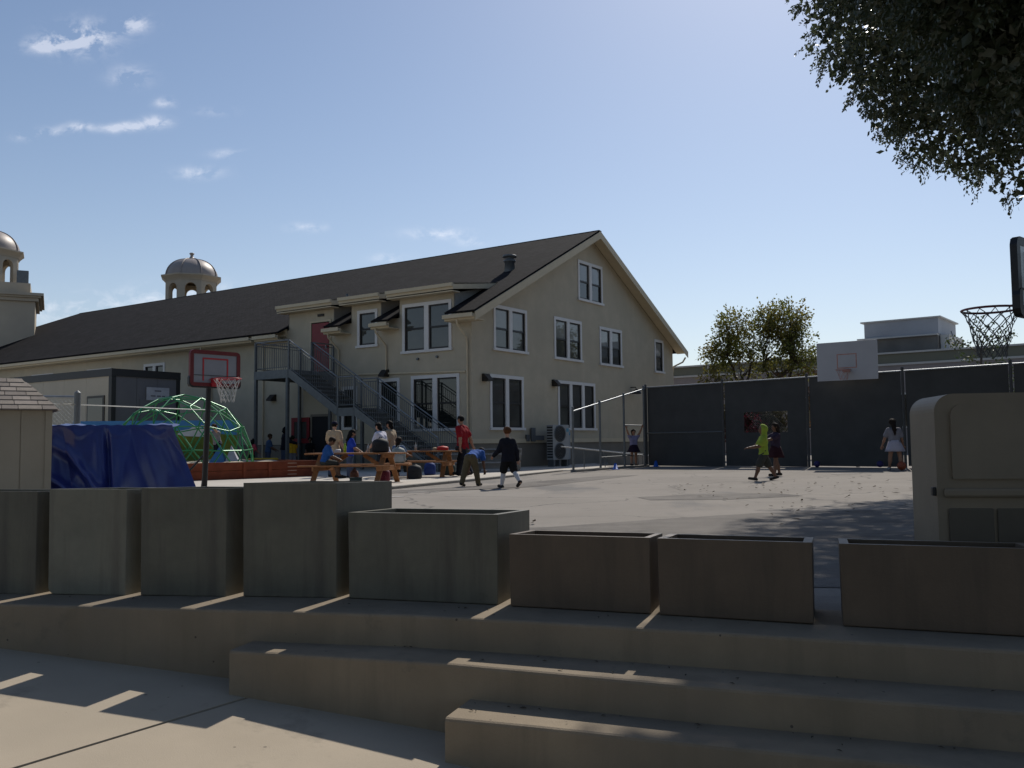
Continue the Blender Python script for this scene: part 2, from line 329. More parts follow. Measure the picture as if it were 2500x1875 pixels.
# joint lines run across the plaza from the wall towards the viewer
def slab(pts):
    top = [plz(*p) for p in pts]; bot = [plz(p[0], p[1], .12) for p in pts]; n = len(pts)
    return MB().add(top + bot, [tuple(range(n))] + [tuple(reversed(range(n, 2 * n)))] + [(i, n + i, n + (i + 1) % n, (i + 1) % n) for i in range(n)])
jd = Vector((-.571, -.821))      # direction of the saw-cut seen in the corner
pgx, pgy = (-30, -6.5, 6, 25), (-25, 9, 9.5)
plaza = MB().add([plz(x, y, .02) for y in pgy for x in pgx], [(j * 4 + i, j * 4 + i + 1, j * 4 + i + 5, j * 4 + i + 4) for j in range(2) for i in range(3)]).build('plaza', mat('joint_dark', (.10, .09, .08), 1, var=.1)); plaza['kind'] = 'structure'
P0 = Vector((-1.664, 5.313)); perp = Vector((-jd.y, jd.x))
for k in range(-5, 6):
    for q in range(-4, 5):
        a, b2 = k * 2.9 + J, (k + 1) * 2.9 - J; s0, s1 = q * 4.2 + J - 1.2, (q + 1) * 4.2 - J - 1.2
        pts = [P0 + perp * u + jd * s for u, s in ((a, s0), (b2, s0), (b2, s1), (a, s1))]
        if all(-6.5 < p.x < 6 and -22 < p.y < 9 for p in pts) or (k in (-1, 0) and q in (-1, 0)):
            area = sum(pts[i].x * pts[(i + 1) % 4].y - pts[(i + 1) % 4].x * pts[i].y for i in range(4))
            if area < 0: pts.reverse()
            slab([(p.x, p.y) for p in pts]).build('slab', conc, plaza)

# playground asphalt: one sheet, gently rising to the right
bk = off_poly(E1, .85)
front = [(-300, bk[0][1])] + bk + [(300, bk[-1][1])]
mb = MB()
xs = [p[0] for p in front]
far = [(x, 400.0) for x in xs]
vs = [(p[0], p[1] - .02, -.006) for p in front]; n = len(vs)
vsm = [(p[0], p[1] + .35, gz(p[0]) if p[0] < 60 else gz(60)) for p in front]
# extra split at x = 0 is covered by a vertex in the edge list; far row follows
vs2 = [(x, y, gz(x) if x < 60 else gz(60)) for x, y in far]
mb.add(vs + vsm + vs2, [(r * n + i, r * n + i + 1, (r + 1) * n + i + 1, (r + 1) * n + i) for r in range(2) for i in range(n - 1)])
court = mb.build('playground_asphalt', asph); court['kind'] = 'structure'
def on_court(pts, h): return [(x, y, gz(x) + h) for x, y in pts]
def patch(name, pts, m, h=.004, parent=None):
    o = MB().add(on_court(pts, h), [tuple(range(len(pts)))]).build(name, m, parent); return o
patch('asphalt_patch', [(2.3, 15.2), (3.6, 14.9), (4.9, 15.3), (4.7, 16.3), (3.2, 16.5), (2.2, 16.0)], patch_m, parent=court)
patch('asphalt_patch', [(-4.2, 7.6), (-1.2, 7.1), (2.2, 6.1), (5.5, 5.1), (9, 4.0), (9, 12.6), (5.2, 12.2), (3.3, 12.15), (1.9, 11.6), (.4, 10.9), (-1.5, 10.7), (-4.2, 10.2)], patch_m, parent=court)
patch('asphalt_patch', [(-3.0, 18.4), (0.6, 20.8), (3.6, 25.8), (2.6, 26.0), (-.8, 21.4), (-3.4, 19.2)], patch_m, parent=court)
line_m = mat('worn_white_line', (.38, .36, .34), .9, var=.25, scale=12)
patch('painted_line', [(-2.75, 17.3), (-2.1, 17.45), (-2.12, 17.62), (-2.75, 17.5)], line_m, .008, court)
patch('painted_line', [(-2.2, 18.9), (-1.55, 19.0), (-1.57, 19.12), (-2.2, 19.05)], line_m, .008, court)
patch('painted_line', [(8.2, 23.2), (8.9, 23.25), (8.9, 23.4), (8.2, 23.4)], line_m, .008, court)

# raised pavement with its kerb
WZ = .055
cl_ = [(-7.2, 9.6), (-5.0, 15.0), (-2.72, 20.4), (-.55, 25.4), (.75, 28.6), (1.72, 30.9)]
mb = MB(); inner = [(x - .16, y + .06) for x, y in cl_]
pv = inner + [(2.3, 31.0), (9.0, 46.0), (-45, 70.0), (-45, 9.6)]
n = len(pv); area = sum(pv[i][0] * pv[(i + 1) % n][1] - pv[(i + 1) % n][0] * pv[i][1] for i in range(n))
if area < 0: pv.reverse()
walk = MB().poly([pv], (0, 0, -.2), (1, 0, 0), (0, 1, 0), .2 + WZ).build('pavement', walk_m); walk['kind'] = 'structure'
for i in range(len(cl_) - 1):
    a, b2 = Vector(cl_[i]), Vector(cl_[i + 1]); L = (b2 - a).length; k = max(1, round(L / 2.4))
    for j in range(k):
        p = a.lerp(b2, j / k); q = a.lerp(b2, (j + 1) / k); d = (q - p).normalized(); p = p + d * .006; q = q - d * .006; nn = Vector((-d.y, d.x)) * .15
        MB().hexa([(p.x, p.y, -.15), (q.x, q.y, -.15), (q.x + nn.x, q.y + nn.y, -.15), (p.x + nn.x, p.y + nn.y, -.15),
                   (p.x + .012, p.y, WZ + .012), (q.x + .012, q.y, WZ + .012), (q.x + nn.x, q.y + nn.y, WZ + .012), (p.x + nn.x, p.y + nn.y, WZ + .012)]).build('kerb_stone', curb_m, walk, bevel=.012)

# dry leaves blown over the asphalt
V = []; Fq = []
for i in range(130):
    x, y = rng.uniform(3.2, 7.2), rng.uniform(11.5, 19.5)
    if i % 5 == 0: x, y = rng.uniform(-1, 9), rng.uniform(9, 22)
    a = rng.uniform(0, 6.28); s = rng.uniform(.025, .07); z = gz(x) + .012 + rng.uniform(0, .02); c, q = math.cos(a), math.sin(a)
    b0 = len(V); V += [(x - c * s, y - q * s, z), (x + q * s * .5, y - c * s * .5, z + .012), (x + c * s, y + q * s, z + rng.uniform(.0, .04)), (x - q * s * .5, y + c * s * .5, z + .012)]; Fq.append((b0, b0 + 1, b0 + 2, b0 + 3))
tag(npmesh('fallen_leaves', V, Fq, mat('dry_leaf', (.075, .055, .035), .9, var=.4, scale=40)), 'scattered dry brown leaves lying on the sunlit asphalt', 'leaves', kind='stuff')

# leaf litter and grit caught in the corners of the steps
V = []; Fq = []
def seg(E, f): 
    i = min(int(f * (len(E) - 1)), len(E) - 2); a, b_ = Vector(E[i]), Vector(E[i + 1]); return a.lerp(b_, f * (len(E) - 1) - i)
rl = np.random.default_rng(3)
for E, zz, d0 in ((E1, 0.004, .28), (E2, -.186, .32), (E3, -.366, .28)):
    for k in range(26):
        p = seg(E, rl.uniform(.05, .75)); y = p.y + (d0 if rl.random() < .7 else rl.uniform(.05, d0)); a = rl.uniform(0, 6.28); s_ = rl.uniform(.006, .022); c, q = math.cos(a), math.sin(a); b0 = len(V)
        V += [(p.x - c * s_, y - q * s_, zz), (p.x + q * s_ * .45, y - c * s_ * .45, zz + .006), (p.x + c * s_, y + q * s_, zz + .003), (p.x - q * s_ * .45, y + c * s_ * .45, zz + .006)]; Fq.append((b0, b0 + 1, b0 + 2, b0 + 3))
tag(npmesh('leaf_litter', V, Fq, mat('dry_leaf', (.075, .055, .035), .9, var=.4, scale=40)), 'tiny dry leaf bits and grit lying on the concrete steps', 'leaves', kind='stuff')

# ================================================================ planters on the top step
def planter(name, a, b2, depth, az, h, m, label, rim=.04, lowcorner=0.0, tiltz=.022, fill=.12):
    """open box: front edge a->b2 (plan), sides running back at bearing az, hollow inside"""
    a, b2 = Vector(a), Vector(b2); bd = Vector((math.sin(R(az)), math.cos(R(az)))) * depth
    root = empty(name, ((a.x + b2.x) / 2, (a.y + b2.y) / 2, 0)); o = Vector((root.location.x, root.location.y))
    A, B, C2, D = a - o, b2 - o, b2 - o + bd, a - o + bd
    ux = (B - A).normalized(); ud = bd.normalized(); r = rim
    iA, iB, iC, iD = A + ux * r + ud * r, B - ux * r + ud * r, C2 - ux * r - ud * r, D + ux * r - ud * r
    def P(p, z): return (p.x, p.y, z - tiltz * ((p - A).dot(ud) / depth))
    mb = MB(); z0 = .004
    ct = (A + B + C2 + D) / 4
    def inn(p, k): return p + (ct - p) * k
    lo = [inn(p, .012) for p in (A, B, C2, D)]
    # outer skin: the front outline (one corner may be rounded) carried back along the sides
    rc = lowcorner; arc = [(rc * (1 - math.cos(t)), rc * (1 - math.sin(t))) for t in [math.pi / 2 * k / 6 for k in range(7)]] if rc else [(0, 0)]
    loop = [(lo[0] + ux * a_ * 1.0, z0 + b_) for a_, b_ in arc] + [(lo[1], z0), (B, h), (A, h)]
    if rc: loop = [(lo[0] + ux * a_, z0 + b_) for a_, b_ in arc] + [(lo[1], z0), (B, h), (A, h)]
    fr_ = [P(p, z) for p, z in loop]; bk_ = [P(p + bd, z) for p, z in loop]; k = len(loop)
    mb.add(fr_ + bk_, [tuple(range(k)), tuple(range(2 * k - 1, k - 1, -1))] + [(i_, k + i_, k + (i_ + 1) % k, (i_ + 1) % k) for i_ in range(k) if i_ != k - 2])
    mb.add([P(A, h), P(B, h), P(C2, h), P(D, h), P(iA, h), P(iB, h), P(iC, h), P(iD, h)], [(0, 1, 5, 4), (1, 2, 6, 5), (2, 3, 7, 6), (3, 0, 4, 7)])
    mb.add([P(iA, h), P(iB, h), P(iC, h), P(iD, h), P(iA, fill), P(iB, fill), P(iC, fill), P(iD, fill)], [(4, 0, 1, 5), (5, 1, 2, 6), (6, 2, 3, 7), (7, 3, 0, 4)])
    mb.build('shell', m, root, bevel=.006)
    MB().add([P(iA, fill + .002), P(iB, fill + .002), P(iC, fill + .002), P(iD, fill + .002)], [(0, 1, 2, 3)]).build('soil', soil, root)
    tag(root, label, 'planter', 'planter boxes along the top step'); return root
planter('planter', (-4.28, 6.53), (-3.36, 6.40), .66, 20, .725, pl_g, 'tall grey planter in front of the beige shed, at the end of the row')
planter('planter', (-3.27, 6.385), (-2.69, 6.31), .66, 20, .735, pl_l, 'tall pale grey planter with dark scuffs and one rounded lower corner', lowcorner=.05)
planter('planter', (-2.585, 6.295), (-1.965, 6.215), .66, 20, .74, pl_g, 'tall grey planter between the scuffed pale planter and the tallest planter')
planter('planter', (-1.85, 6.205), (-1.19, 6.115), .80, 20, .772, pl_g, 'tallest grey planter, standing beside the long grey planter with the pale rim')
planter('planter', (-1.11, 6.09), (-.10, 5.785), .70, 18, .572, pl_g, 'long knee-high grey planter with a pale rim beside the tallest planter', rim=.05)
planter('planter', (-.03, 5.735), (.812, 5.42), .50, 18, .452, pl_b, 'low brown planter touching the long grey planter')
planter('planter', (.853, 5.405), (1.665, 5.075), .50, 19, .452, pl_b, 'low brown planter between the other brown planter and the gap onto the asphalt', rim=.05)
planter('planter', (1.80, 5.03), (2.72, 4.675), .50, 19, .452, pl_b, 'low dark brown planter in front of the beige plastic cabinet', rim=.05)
# ================================================================ the schoolhouse (local x = along the gable, y = along the long side)
BW, RX = 17.81, 8.905
SL = .495
def rz_(x): return 5.75 + SL * (x + .6) if x <= RX else 5.75 + SL * (BW + .6 - x)
B = empty('school_building', (-1.47, 33.0, 0), R(90 - 34.25))
tag(B, 'long cream stucco two-storey school building with dark shingle gable roof', 'building')
BZ = -.3
gw = [('d', 1.38, 3.69, 4.54, 6.31), ('d', 5.78, 8.11, 4.51, 6.33), ('d', 9.75, 11.95, 4.51, 6.30), ('s', 15.56, 16.63, 4.50, 6.22), ('d', 7.86, 10.11, 7.27, 9.09), ('d', 1.11, 3.40, 1.50, 3.62), ('t', 6.02, 9.25, 1.52, 3.63)]
sw = [('d', .56, 2.91, 1.48, 3.61), ('d', .92, 3.35, 4.49, 6.42), ('s', 4.65, 5.75, 4.88, 6.40), ('s', 3.49, 4.60, 1.55, 3.58), ('s', 5.75, 6.62, 1.60, 3.36), ('d', 18.5, 20.2, 3.3, 5.06), ('d', 23.0, 25.2, 3.3, 5.06), ('d', 28.5, 30.7, 3.3, 5.06)]
doors = [(7.31, 8.40, 4.0, 6.12), (7.37, 8.32, .05, 2.18)]
ins = .10
def hole(w): return list(reversed(rect(w[1] + ins, w[2] - ins, w[3] + ins, w[4] - ins)))
# gable wall (faces -y): 2-D axes x,z ; base strip below the belt
gl = [(0, 1.02), (BW, 1.02), (BW, rz_(BW) - .12), (RX, rz_(RX) - .12), (0, rz_(0) - .12)]
MB().poly([gl] + [hole(w_) for w_ in gw], (0, 0, 0), (1, 0, 0), (0, 0, 1), -.0).build('gable_wall', stucco, B)
def reveals(mb, w_, face):
    x0, x1, z0, z1 = w_[1] + ins, w_[2] - ins, w_[3] + ins, w_[4] - ins; d = .12
    q = [(x0, z0), (x1, z0), (x1, z1), (x0, z1)]
    for i in range(4):
        (a, za), (b, zb) = q[i], q[(i + 1) % 4]
        if face == 'g': v = [(a, 0, za), (b, 0, zb), (b, d, zb), (a, d, za)]
        else: v = [(0, a, za), (0, b, zb), (d, b, zb), (d, a, za)]
        mb.add(v, [(0, 1, 2, 3)])
for w_ in gw: rev = MB(); reveals(rev, w_, 'g'); rev.build('window_reveal', stucco, B)
for w_ in sw: rev = MB(); reveals(rev, w_, 's'); rev.build('window_reveal', stucco, B)
# side wall (faces -x): 2-D axes (y,z); dormers rise above the eave
dz, ez = 6.64, rz_(0) - .12
dor = [(.78, 3.52), (4.45, 6.10), (7.06, 9.80)]
top = [(0, ez)]
for a, b in dor: top += [(a, ez), (a, dz), (b, dz), (b, ez)]
top += [(50.2, ez)]
sl_ = [(0, 1.02)] + top + [(50.2, 1.02)]
dh = [list(reversed(rect(a, b, c, d))) for a, b, c, d in doors]
sl2 = [(y, z) for y, z in sl_]
MB().poly([list(reversed(sl2))] + [hole(w_) for w_ in sw] + [dh[0], ], (0, 0, 0), (0, 1, 0), (0, 0, 1)).build('side_wall', stucco, B)
# hidden walls and floor slab so that no light leaks through
MB().add([(BW, 0, BZ), (BW, 50.2, BZ), (BW, 50.2, ez), (BW, 0, ez)], [(0, 1, 2, 3)]).add([(0, 50.2, BZ), (BW, 50.2, BZ), (BW, 50.2, ez), (0, 50.2, ez)], [(3, 2, 1, 0)]).build('rear_wall', stucco, B)
MB().box(.14, BW - .14, .14, 50, 3.9, 3.95).build('floor', base_m, B)
MB().box(.75, BW - .75, .75, 49.5, BZ, 5.6).build('inner_wall', mat('dark_interior', (.03, .03, .03), 1), B)
bs = MB(); bs.box(-.02, BW + .02, .0, .3, BZ, 1.0); bs.build('base_wall', base_m, B)
hb = [(0.0, BZ), (50.2, BZ), (50.2, 1.0), (0, 1.0)]
MB().box(-.02, .28, .3, 7.37, BZ, 1.0).box(-.02, .28, 8.32, 50.2, BZ, 1.0).build('base_wall', base_m, B)
MB().box(-.045, BW + .045, -.05, .0, 1.0, 1.13).box(-.03, BW + .03, -.03, .0, 1.13, 1.17).build('belt_moulding', trim_cream, B)
# ground-floor doorway cut: a dark recess frame in front of the wall
dm = MB(); dm.box(-.05, .0, 7.29, 7.37, .05, 2.26).box(-.05, .0, 8.32, 8.40, .05, 2.26).box(-.05, .0, 7.29, 8.40, 2.18, 2.28); dm.build('door_frame', base_m, B)
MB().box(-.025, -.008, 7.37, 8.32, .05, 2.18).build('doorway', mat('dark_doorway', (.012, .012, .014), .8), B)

def window(w_, face):
    kind, a, b, z0, z1 = w_; n = dict(s=1, d=2, t=3)[kind]
    def T(x, d, z): return (x, -d, z) if face == 'g' else (-d, x, z)      # d = outwards
    def bx(mb, x0, x1, d0, d1, c0, c1):
        p, q = T(x0, d0, c0), T(x1, d1, c1); mb.box(p[0], q[0], p[1], q[1], p[2], q[2])
    tw = .13; mb = MB()
    bx(mb, a, a + tw, 0.002, .035, z0 + .10, z1); bx(mb, b - tw, b, 0.002, .035, z0 + .10, z1); bx(mb, a + tw, b - tw, 0.002, .035, z1 - tw, z1)
    sw_ = (b - a - 2 * tw - (n - 1) * .22) / n
    for k in range(1, n): bx(mb, a + tw + k * sw_ + (k - 1) * .22, a + tw + k * (sw_ + .22), -.02, .033, z0 + .10, z1 - tw)
    fr = mb.build('window', trim_white, B)
    mb = MB(); bx(mb, a - .05, b + .05, 0.002, .085, z0, z0 + .10); mb.build('sill', trim_white, fr)
    for k in range(n):
        x0 = a + tw + k * (sw_ + .22); x1 = x0 + sw_; c0, c1 = z0 + .10, z1 - tw; cm_ = (c0 + c1) / 2; s = .055
        mb = MB()
        bx(mb, x0, x0 + s, -.07, -.02, c0, c1); bx(mb, x1 - s, x1, -.07, -.02, c0, c1); bx(mb, x0 + s, x1 - s, -.07, -.02, c1 - s, c1); bx(mb, x0 + s, x1 - s, -.07, -.02, c0, c0 + s * 1.3); bx(mb, x0 + s, x1 - s, -.07, -.015, cm_ - .035, cm_ + .035)
        mb.build('sash', sash_m, fr)
        g = glass_b if (face == 'g' and z0 > 4) else (glass_u if face == 'g' or z0 > 4 else glass_d)
        for q0, q1, dd in ((cm_ + .035, c1 - s, -.045), (c0 + s * 1.3, cm_ - .035, -.055)):
            mb = MB(); bx(mb, x0 + s, x1 - s, dd - .008, dd, q0, q1); mb.build('pane', g if q0 > cm_ else (glass_u if g is glass_b else g), fr)
for w_ in gw: window(w_, 'g')
for w_ in sw: window(w_, 's')
# doors
d = MB().box(-.03, .03, 7.36, 8.35, 4.05, 6.08).build('door', red_m, B); MB().box(-.09, -.03, 7.45, 7.50, 5.0, 5.12).build('handle', galv, d)
MB().box(-.04, .0, 7.24, 7.31, 4.0, 6.2).box(-.04, .0, 8.40, 8.47, 4.0, 6.2).box(-.04, 0, 7.31, 8.40, 6.12, 6.2).build('door_frame', trim_cream, B)
d = MB()
hy0, hy1 = 8.42, 9.50       # open leaf folded back against the wall
d.box(-.11, -.065, hy0, hy0 + .15, .06, 2.16).box(-.11, -.065, hy1 - .17, hy1, .06, 2.16).box(-.11, -.065, hy0 + .15, hy1 - .17, 1.98, 2.16).box(-.11, -.065, hy0 + .15, hy1 - .17, 1.08, 1.28).box(-.11, -.065, hy0 + .15, hy1 - .17, .06, .34)
d = d.build('door', red_m, B); d['label'] = 'red glazed door leaf folded open against the wall'
for z0, z1 in ((.34, 1.08), (1.28, 1.98)): MB().box(-.095, -.08, hy0 + .15, hy1 - .17, z0, z1).build('pane', glass_u, d)
# ---- roof
def uvmesh(name, quads, m, parent, th=.0):
    me = bpy.data.meshes.new(name); V = []; F = []; UV = []
    for q, uv in quads: b = len(V); V += q; F.append(tuple(range(b, b + len(q)))); UV += uv
    me.from_pydata(V, [], F); l = me.uv_layers.new(name='UVMap')
    for i, u in enumerate(UV): l.data[i].uv = u
    me.materials.append(m); me.update(); return link(name, me, None, parent)
def slope(y0, y1, x0, x1, z=None):      # strip of the left slope
    f = math.sqrt(1 + SL * SL)
    return ([(x0, y0, rz_(x0)), (x1, y0, rz_(x1)), (x1, y1, rz_(x1)), (x0, y1, rz_(x0))][::-1], [(y0, x0 * f), (y0, x1 * f), (y1, x1 * f), (y1, x0 * f)][::-1])
GO, EO = -.6, -.6
Q = []; ys = [GO]
prev = GO
for a, b in dor:
    Q.append(slope(prev, a, EO, RX)); Q.append(slope(a, b, 1.6, RX)); prev = b
Q.append(slope(prev, 41.3, EO, RX))
f = math.sqrt(1 + SL * SL); HE = 50.8
Q.append(([(EO, 41.3, rz_(EO)), (EO, HE, rz_(EO)), (RX, 41.3, rz_(RX))], [(41.3, EO * f), (HE, EO * f), (41.3, RX * f)]))
# right slope and hip end
Q.append(([(RX, GO, rz_(RX)), (BW + .6, GO, 5.75), (BW + .6, HE, 5.75), (RX, 41.3, rz_(RX))], [(GO, 0), (GO, 10.6), (HE, 10.6), (41.3, 0)]))
Q.append(([(EO, HE, 5.75), (BW + .6, HE, 5.75), (RX, 41.3, rz_(RX))][::-1], [(0, 0), (19, 0), (9.5, 10.6)][::-1]))
roof = uvmesh('roof', Q, shing, B)
sm_ = roof.modifiers.new('thick', 'SOLIDIFY'); sm_.thickness = .07; sm_.offset = -1
MB().bar((RX, GO, rz_(RX) + .02), (RX, 41.3, rz_(RX) + .02), .26, .05).build('ridge_cap', shing if False else mat('ridge_dark', (.045, .044, .046), .95), roof)
# soffits, barge boards, fascia and gutters
fs = MB(); fd = .24
for x0, x1 in ((EO, RX), (RX, BW + .6)):
    s = 1 if x0 < RX - 1 else -1
    fs.hexa([(x0, GO - .035, rz_(x0) - fd - .08), (x1, GO - .035, rz_(x1) - fd - .08), (x1, GO + .0, rz_(x1) - fd - .08), (x0, GO + .0, rz_(x0) - fd - .08), (x0, GO - .035, rz_(x0) - .005), (x1, GO - .035, rz_(x1) - .005), (x1, GO, rz_(x1) - .005), (x0, GO, rz_(x0) - .005)])
fs.build('barge_board', trim_cream, B)
sf = MB()
for x0, x1 in ((EO + .02, RX), (RX, BW + .58)):
    sf.add([(x0, GO + .02, rz_(x0) - .10), (x1, GO + .02, rz_(x1) - .10), (x1, .0, rz_(x1) - .10), (x0, .0, rz_(x0) - .10)], [(0, 1, 2, 3)])
sf.build('soffit', trim_cream, B)
segs = []; prev = GO
for a, b in dor: segs.append((prev, a)); prev = b
segs.append((prev, 11.3)); segs.append((11.5, HE))
for i, (y0, y1) in enumerate(segs):
    if y1 - y0 < .05: continue
    y1_ = y1
    MB().box(EO - .03, EO + .0, y0, y1, 5.75 - .26, 5.75 - .075).box(EO, 0.0, y0, y1, 5.75 - .27, 5.75 - .235).build('eave_board', trim_cream, B)
    g = MB(); g.box(EO - .15, EO - .03, y0, y1, 5.75 - .19, 5.75 - .17).box(EO - .165, EO - .15, y0, y1, 5.75 - .19, 5.75 - .05); g.build('gutter', trim_cream, B)
    if i in (1, 2) or y1 > 40:      # eave ends
        pass
# dormers
for i, (a, b) in enumerate(dor):
    o_ = .28
    uvq = [([(-.42, a - o_, 6.93), (-.42, b + o_, 6.93), (2.6, b + o_, 7.36), (2.6, a - o_, 7.36)], [(a, 0), (b, 0), (b, 3), (a, 3)])]
    dr = uvmesh('dormer_roof', uvq, shing, B); s_ = dr.modifiers.new('thick', 'SOLIDIFY'); s_.thickness = .05; s_.offset = 1
    mb = MB(); mb.box(-.45, -.42, a - o_, b + o_, 6.70, 6.92)
    for ya, yb in ((a - o_, a - o_ + .03), (b + o_ - .03, b + o_)):
        mb.hexa([(-.42, ya, 6.70), (2.6, ya, 7.13), (2.6, yb, 7.13), (-.42, yb, 6.70), (-.42, ya, 6.92), (2.6, ya, 7.35), (2.6, yb, 7.35), (-.42, yb, 6.92)])
    mb.box(-.45, 0.0, a - o_ + .03, b + o_ - .03, 6.62, 6.66); mb.box(-.53, -.45, a - o_, b + o_, 6.80, 6.93)
    mb.build('dormer_fascia', trim_cream, B)
    ck = MB()
    for y in (a, b):
        ya, yb = (y, y + .04) if y == a else (y - .04, y)
        ck.hexa([(0, ya, ez), (2.5, ya, rz_(2.5) - .05), (2.5, yb, rz_(2.5) - .05), (0, yb, ez), (0, ya, 6.64), (2.5, ya, 7.2), (2.5, yb, 7.2), (0, yb, 6.64)])
    ck.build('dormer_cheek', cheek_m, B)
MB().box(-.16, 0, 9.9, 11.2, 5.86, 5.99).box(-.10, 0, 9.9, 11.2, 5.66, 5.86).build('parapet_board', trim_cream, B)
# downspouts, conduit, vents, boxes
def spout(y, x0=EO - .08, zt=5.5, zb=.2):
    MB().tube([(x0, y, zt), (x0 + .02, y, zt - .16), (-.09, y, zt - .62), (-.075, y, zt - .9), (-.075, y, zb)], .04, 7).build('downspout', trim_cream, B)
spout(.16); spout(4.15, zb=3.84); spout(6.75, zb=3.84); spout(14.9); spout(11.35, x0=-.2, zt=5.85)
MB().bar((-.05, 6.8, 3.86), (-.05, .25, 3.66), .05, .06).build('conduit', trim_cream, B)
MB().box(3.5, 3.72, -.08, 0, 1.06, 1.32).build('junction_box', galv_d, B)
for y, z in ((1.6, 4.28), (2.55, 4.25)): MB().tube([(-.0, y, z), (-.09, y, z)], .05, 8).build('vent_cap', galv_d, B)
for (x, y, z, g) in ((0, 10.72, 3.05, 's'), (0, 4.21, 3.78, 's'), (.78, 0, 3.45, 'g'), (5.72, 0, 3.48, 'g')):
    l = MB(); pr = [(0, -.13), (.30, -.13), (.30, -.06), (.09, .15), (0, .15)]
    for q in range(1):
        vs = []
        for s in (-.16, .16):
            for dd, zz in pr: vs.append((-dd, y + s, z + zz) if g == 's' else (x + s, -dd, z + zz))
        n = len(pr); l.add(vs, [tuple(range(n)), tuple(range(2 * n - 1, n - 1, -1))] + [(i, n + i, n + (i + 1) % n, (i + 1) % n) for i in range(n)])
    l.build('wall_lamp', dark_lamp, B)
l = MB(); l.M = Matrix.Translation((12.82, -.32, 3.36)); l.lathe([(.24, -.06), (.22, .02), (.12, .12), (.04, .16), (0.001, .17)], 14); l.M = Matrix(); l.tube([(12.82, -.3, 3.52), (12.82, -.28, 3.62), (12.82, 0, 3.62)], .025, 6); l.build('wall_lamp', dark_lamp, B)
MB().box(-.06, .0, 7.65, 8.0, 6.36, 6.46).build('wall_lamp', dark_lamp, B)
vm = MB(); vx, vy = 4.15, 1.1; vz = rz_(vx)
vm.hexa([(vx - .5, vy - .45, rz_(vx - .5) + .02), (vx + .4, vy - .45, rz_(vx + .4) + .02), (vx + .4, vy + .6, rz_(vx + .4) + .02), (vx - .5, vy + .6, rz_(vx - .5) + .02)] + [(vx - .5, vy - .45, rz_(vx - .5) + .05), (vx + .4, vy - .45, rz_(vx + .4) + .05), (vx + .4, vy + .6, rz_(vx + .4) + .05), (vx - .5, vy + .6, rz_(vx - .5) + .05)])
vm.lathe([(.24, vz - .15), (.20, vz + .38), (.25, vz + .40), (.26, vz + .48), (.17, vz + .50), (.17, vz + .60), (.30, vz + .60), (.28, vz + .68), (.001, vz + .74)], 16, c=(vx, vy)); vm.build('roof_vent', galv_d, B)
MB().tube([(3.1, 9.4, rz_(3.1) - .1), (3.1, 9.4, rz_(3.1) + .3)], .06, 8).build('roof_vent', galv_d, B)
MB().tube([(BW + .55, GO + .1, 5.45), (BW + .5, GO + .25, 5.2), (BW + .1, .0, 4.95), (BW + .06, .05, 4.6), (BW + .06, .05, .3)], .045, 7).build('downspout', trim_cream, B)

# ================================================================ steel outside stairs on the side wall
S = empty('steel_stairs', (-1.47, 33.0, 0), R(90 - 34.25)); tag(S, 'grey galvanised steel outside staircase climbing to the red upper door', 'staircase')
ZD, ZM = 3.95, 2.36
xo, xi = -2.5, -1.25
mb = MB(); mb.box(xo, -.06, 7.0, 8.98, ZD - .05, ZD); mb.build('deck', galv_d, S)
mb = MB(); mb.box(xo - .03, xo, 6.98, 9.0, ZD - .33, ZD - .0).box(xo, -.06, 8.98, 9.01, ZD - .33, ZD).box(xo, -.06, 6.97, 7.0, ZD - .30, ZD - .055).build('deck_beam', galv_d, S)
for (x, y, zt) in ((xo + .02, 8.92, ZD - .05), (xo + .02, 7.08, ZD - .05), (-.2, 8.9, ZD - .05), (-.2, 7.1, ZD - .05), (xo + .03, 4.3, ZM), (xi, 4.3, ZM), (xo + .03, 3.55, ZM), (xi, 3.55, ZM)):
    MB().box(x - .055, x + .055, y - .055, y + .055, WZ - .02, zt).build('post', galv_d, S)
fl = [((7.0, ZD), (4.34, ZM)), ((3.5, ZM), (-.42, WZ))]
for (y0, z0), (y1, z1) in fl:
    for x in (xo, xi):
        m_ = MB(); w_ = .025
        m_.hexa([(x - w_, y0, z0 - .30), (x + w_, y0, z0 - .30), (x + w_, y1, z1 - .30 if z1 > .5 else z1), (x - w_, y1, z1 - .30 if z1 > .5 else z1), (x - w_, y0, z0 + .04), (x + w_, y0, z0 + .04), (x + w_, y1, z1 + .04), (x - w_, y1, z1 + .04)])
        m_.build('stringer', galv_d, S)
    n = round((z0 - z1) / .178)
    me = None
    for k in range(1, n):
        z = z0 + (z1 - z0) * k / n; y = y0 + (y1 - y0) * k / n
        if me is None: me = MB().box(xo + .03, xi - .03, -.30, .02, -.035, .0).box(xo + .03, xi - .03, .0, .02, -.15, -.035).mesh('tread'); me.materials.append(galv_d)
        link('tread', me, None, S, (0, y, z))
MB().box(xo, xi, 3.5, 4.34, ZM - .05, ZM).build('landing', galv_d, S); MB().box(xo - .03, xo, 3.48, 4.36, ZM - .30, ZM).build('landing_beam', galv_d, S); MB().box(xi, xi + .03, 3.48, 4.36, ZM - .30, ZM).build('landing_beam', galv_d, S)
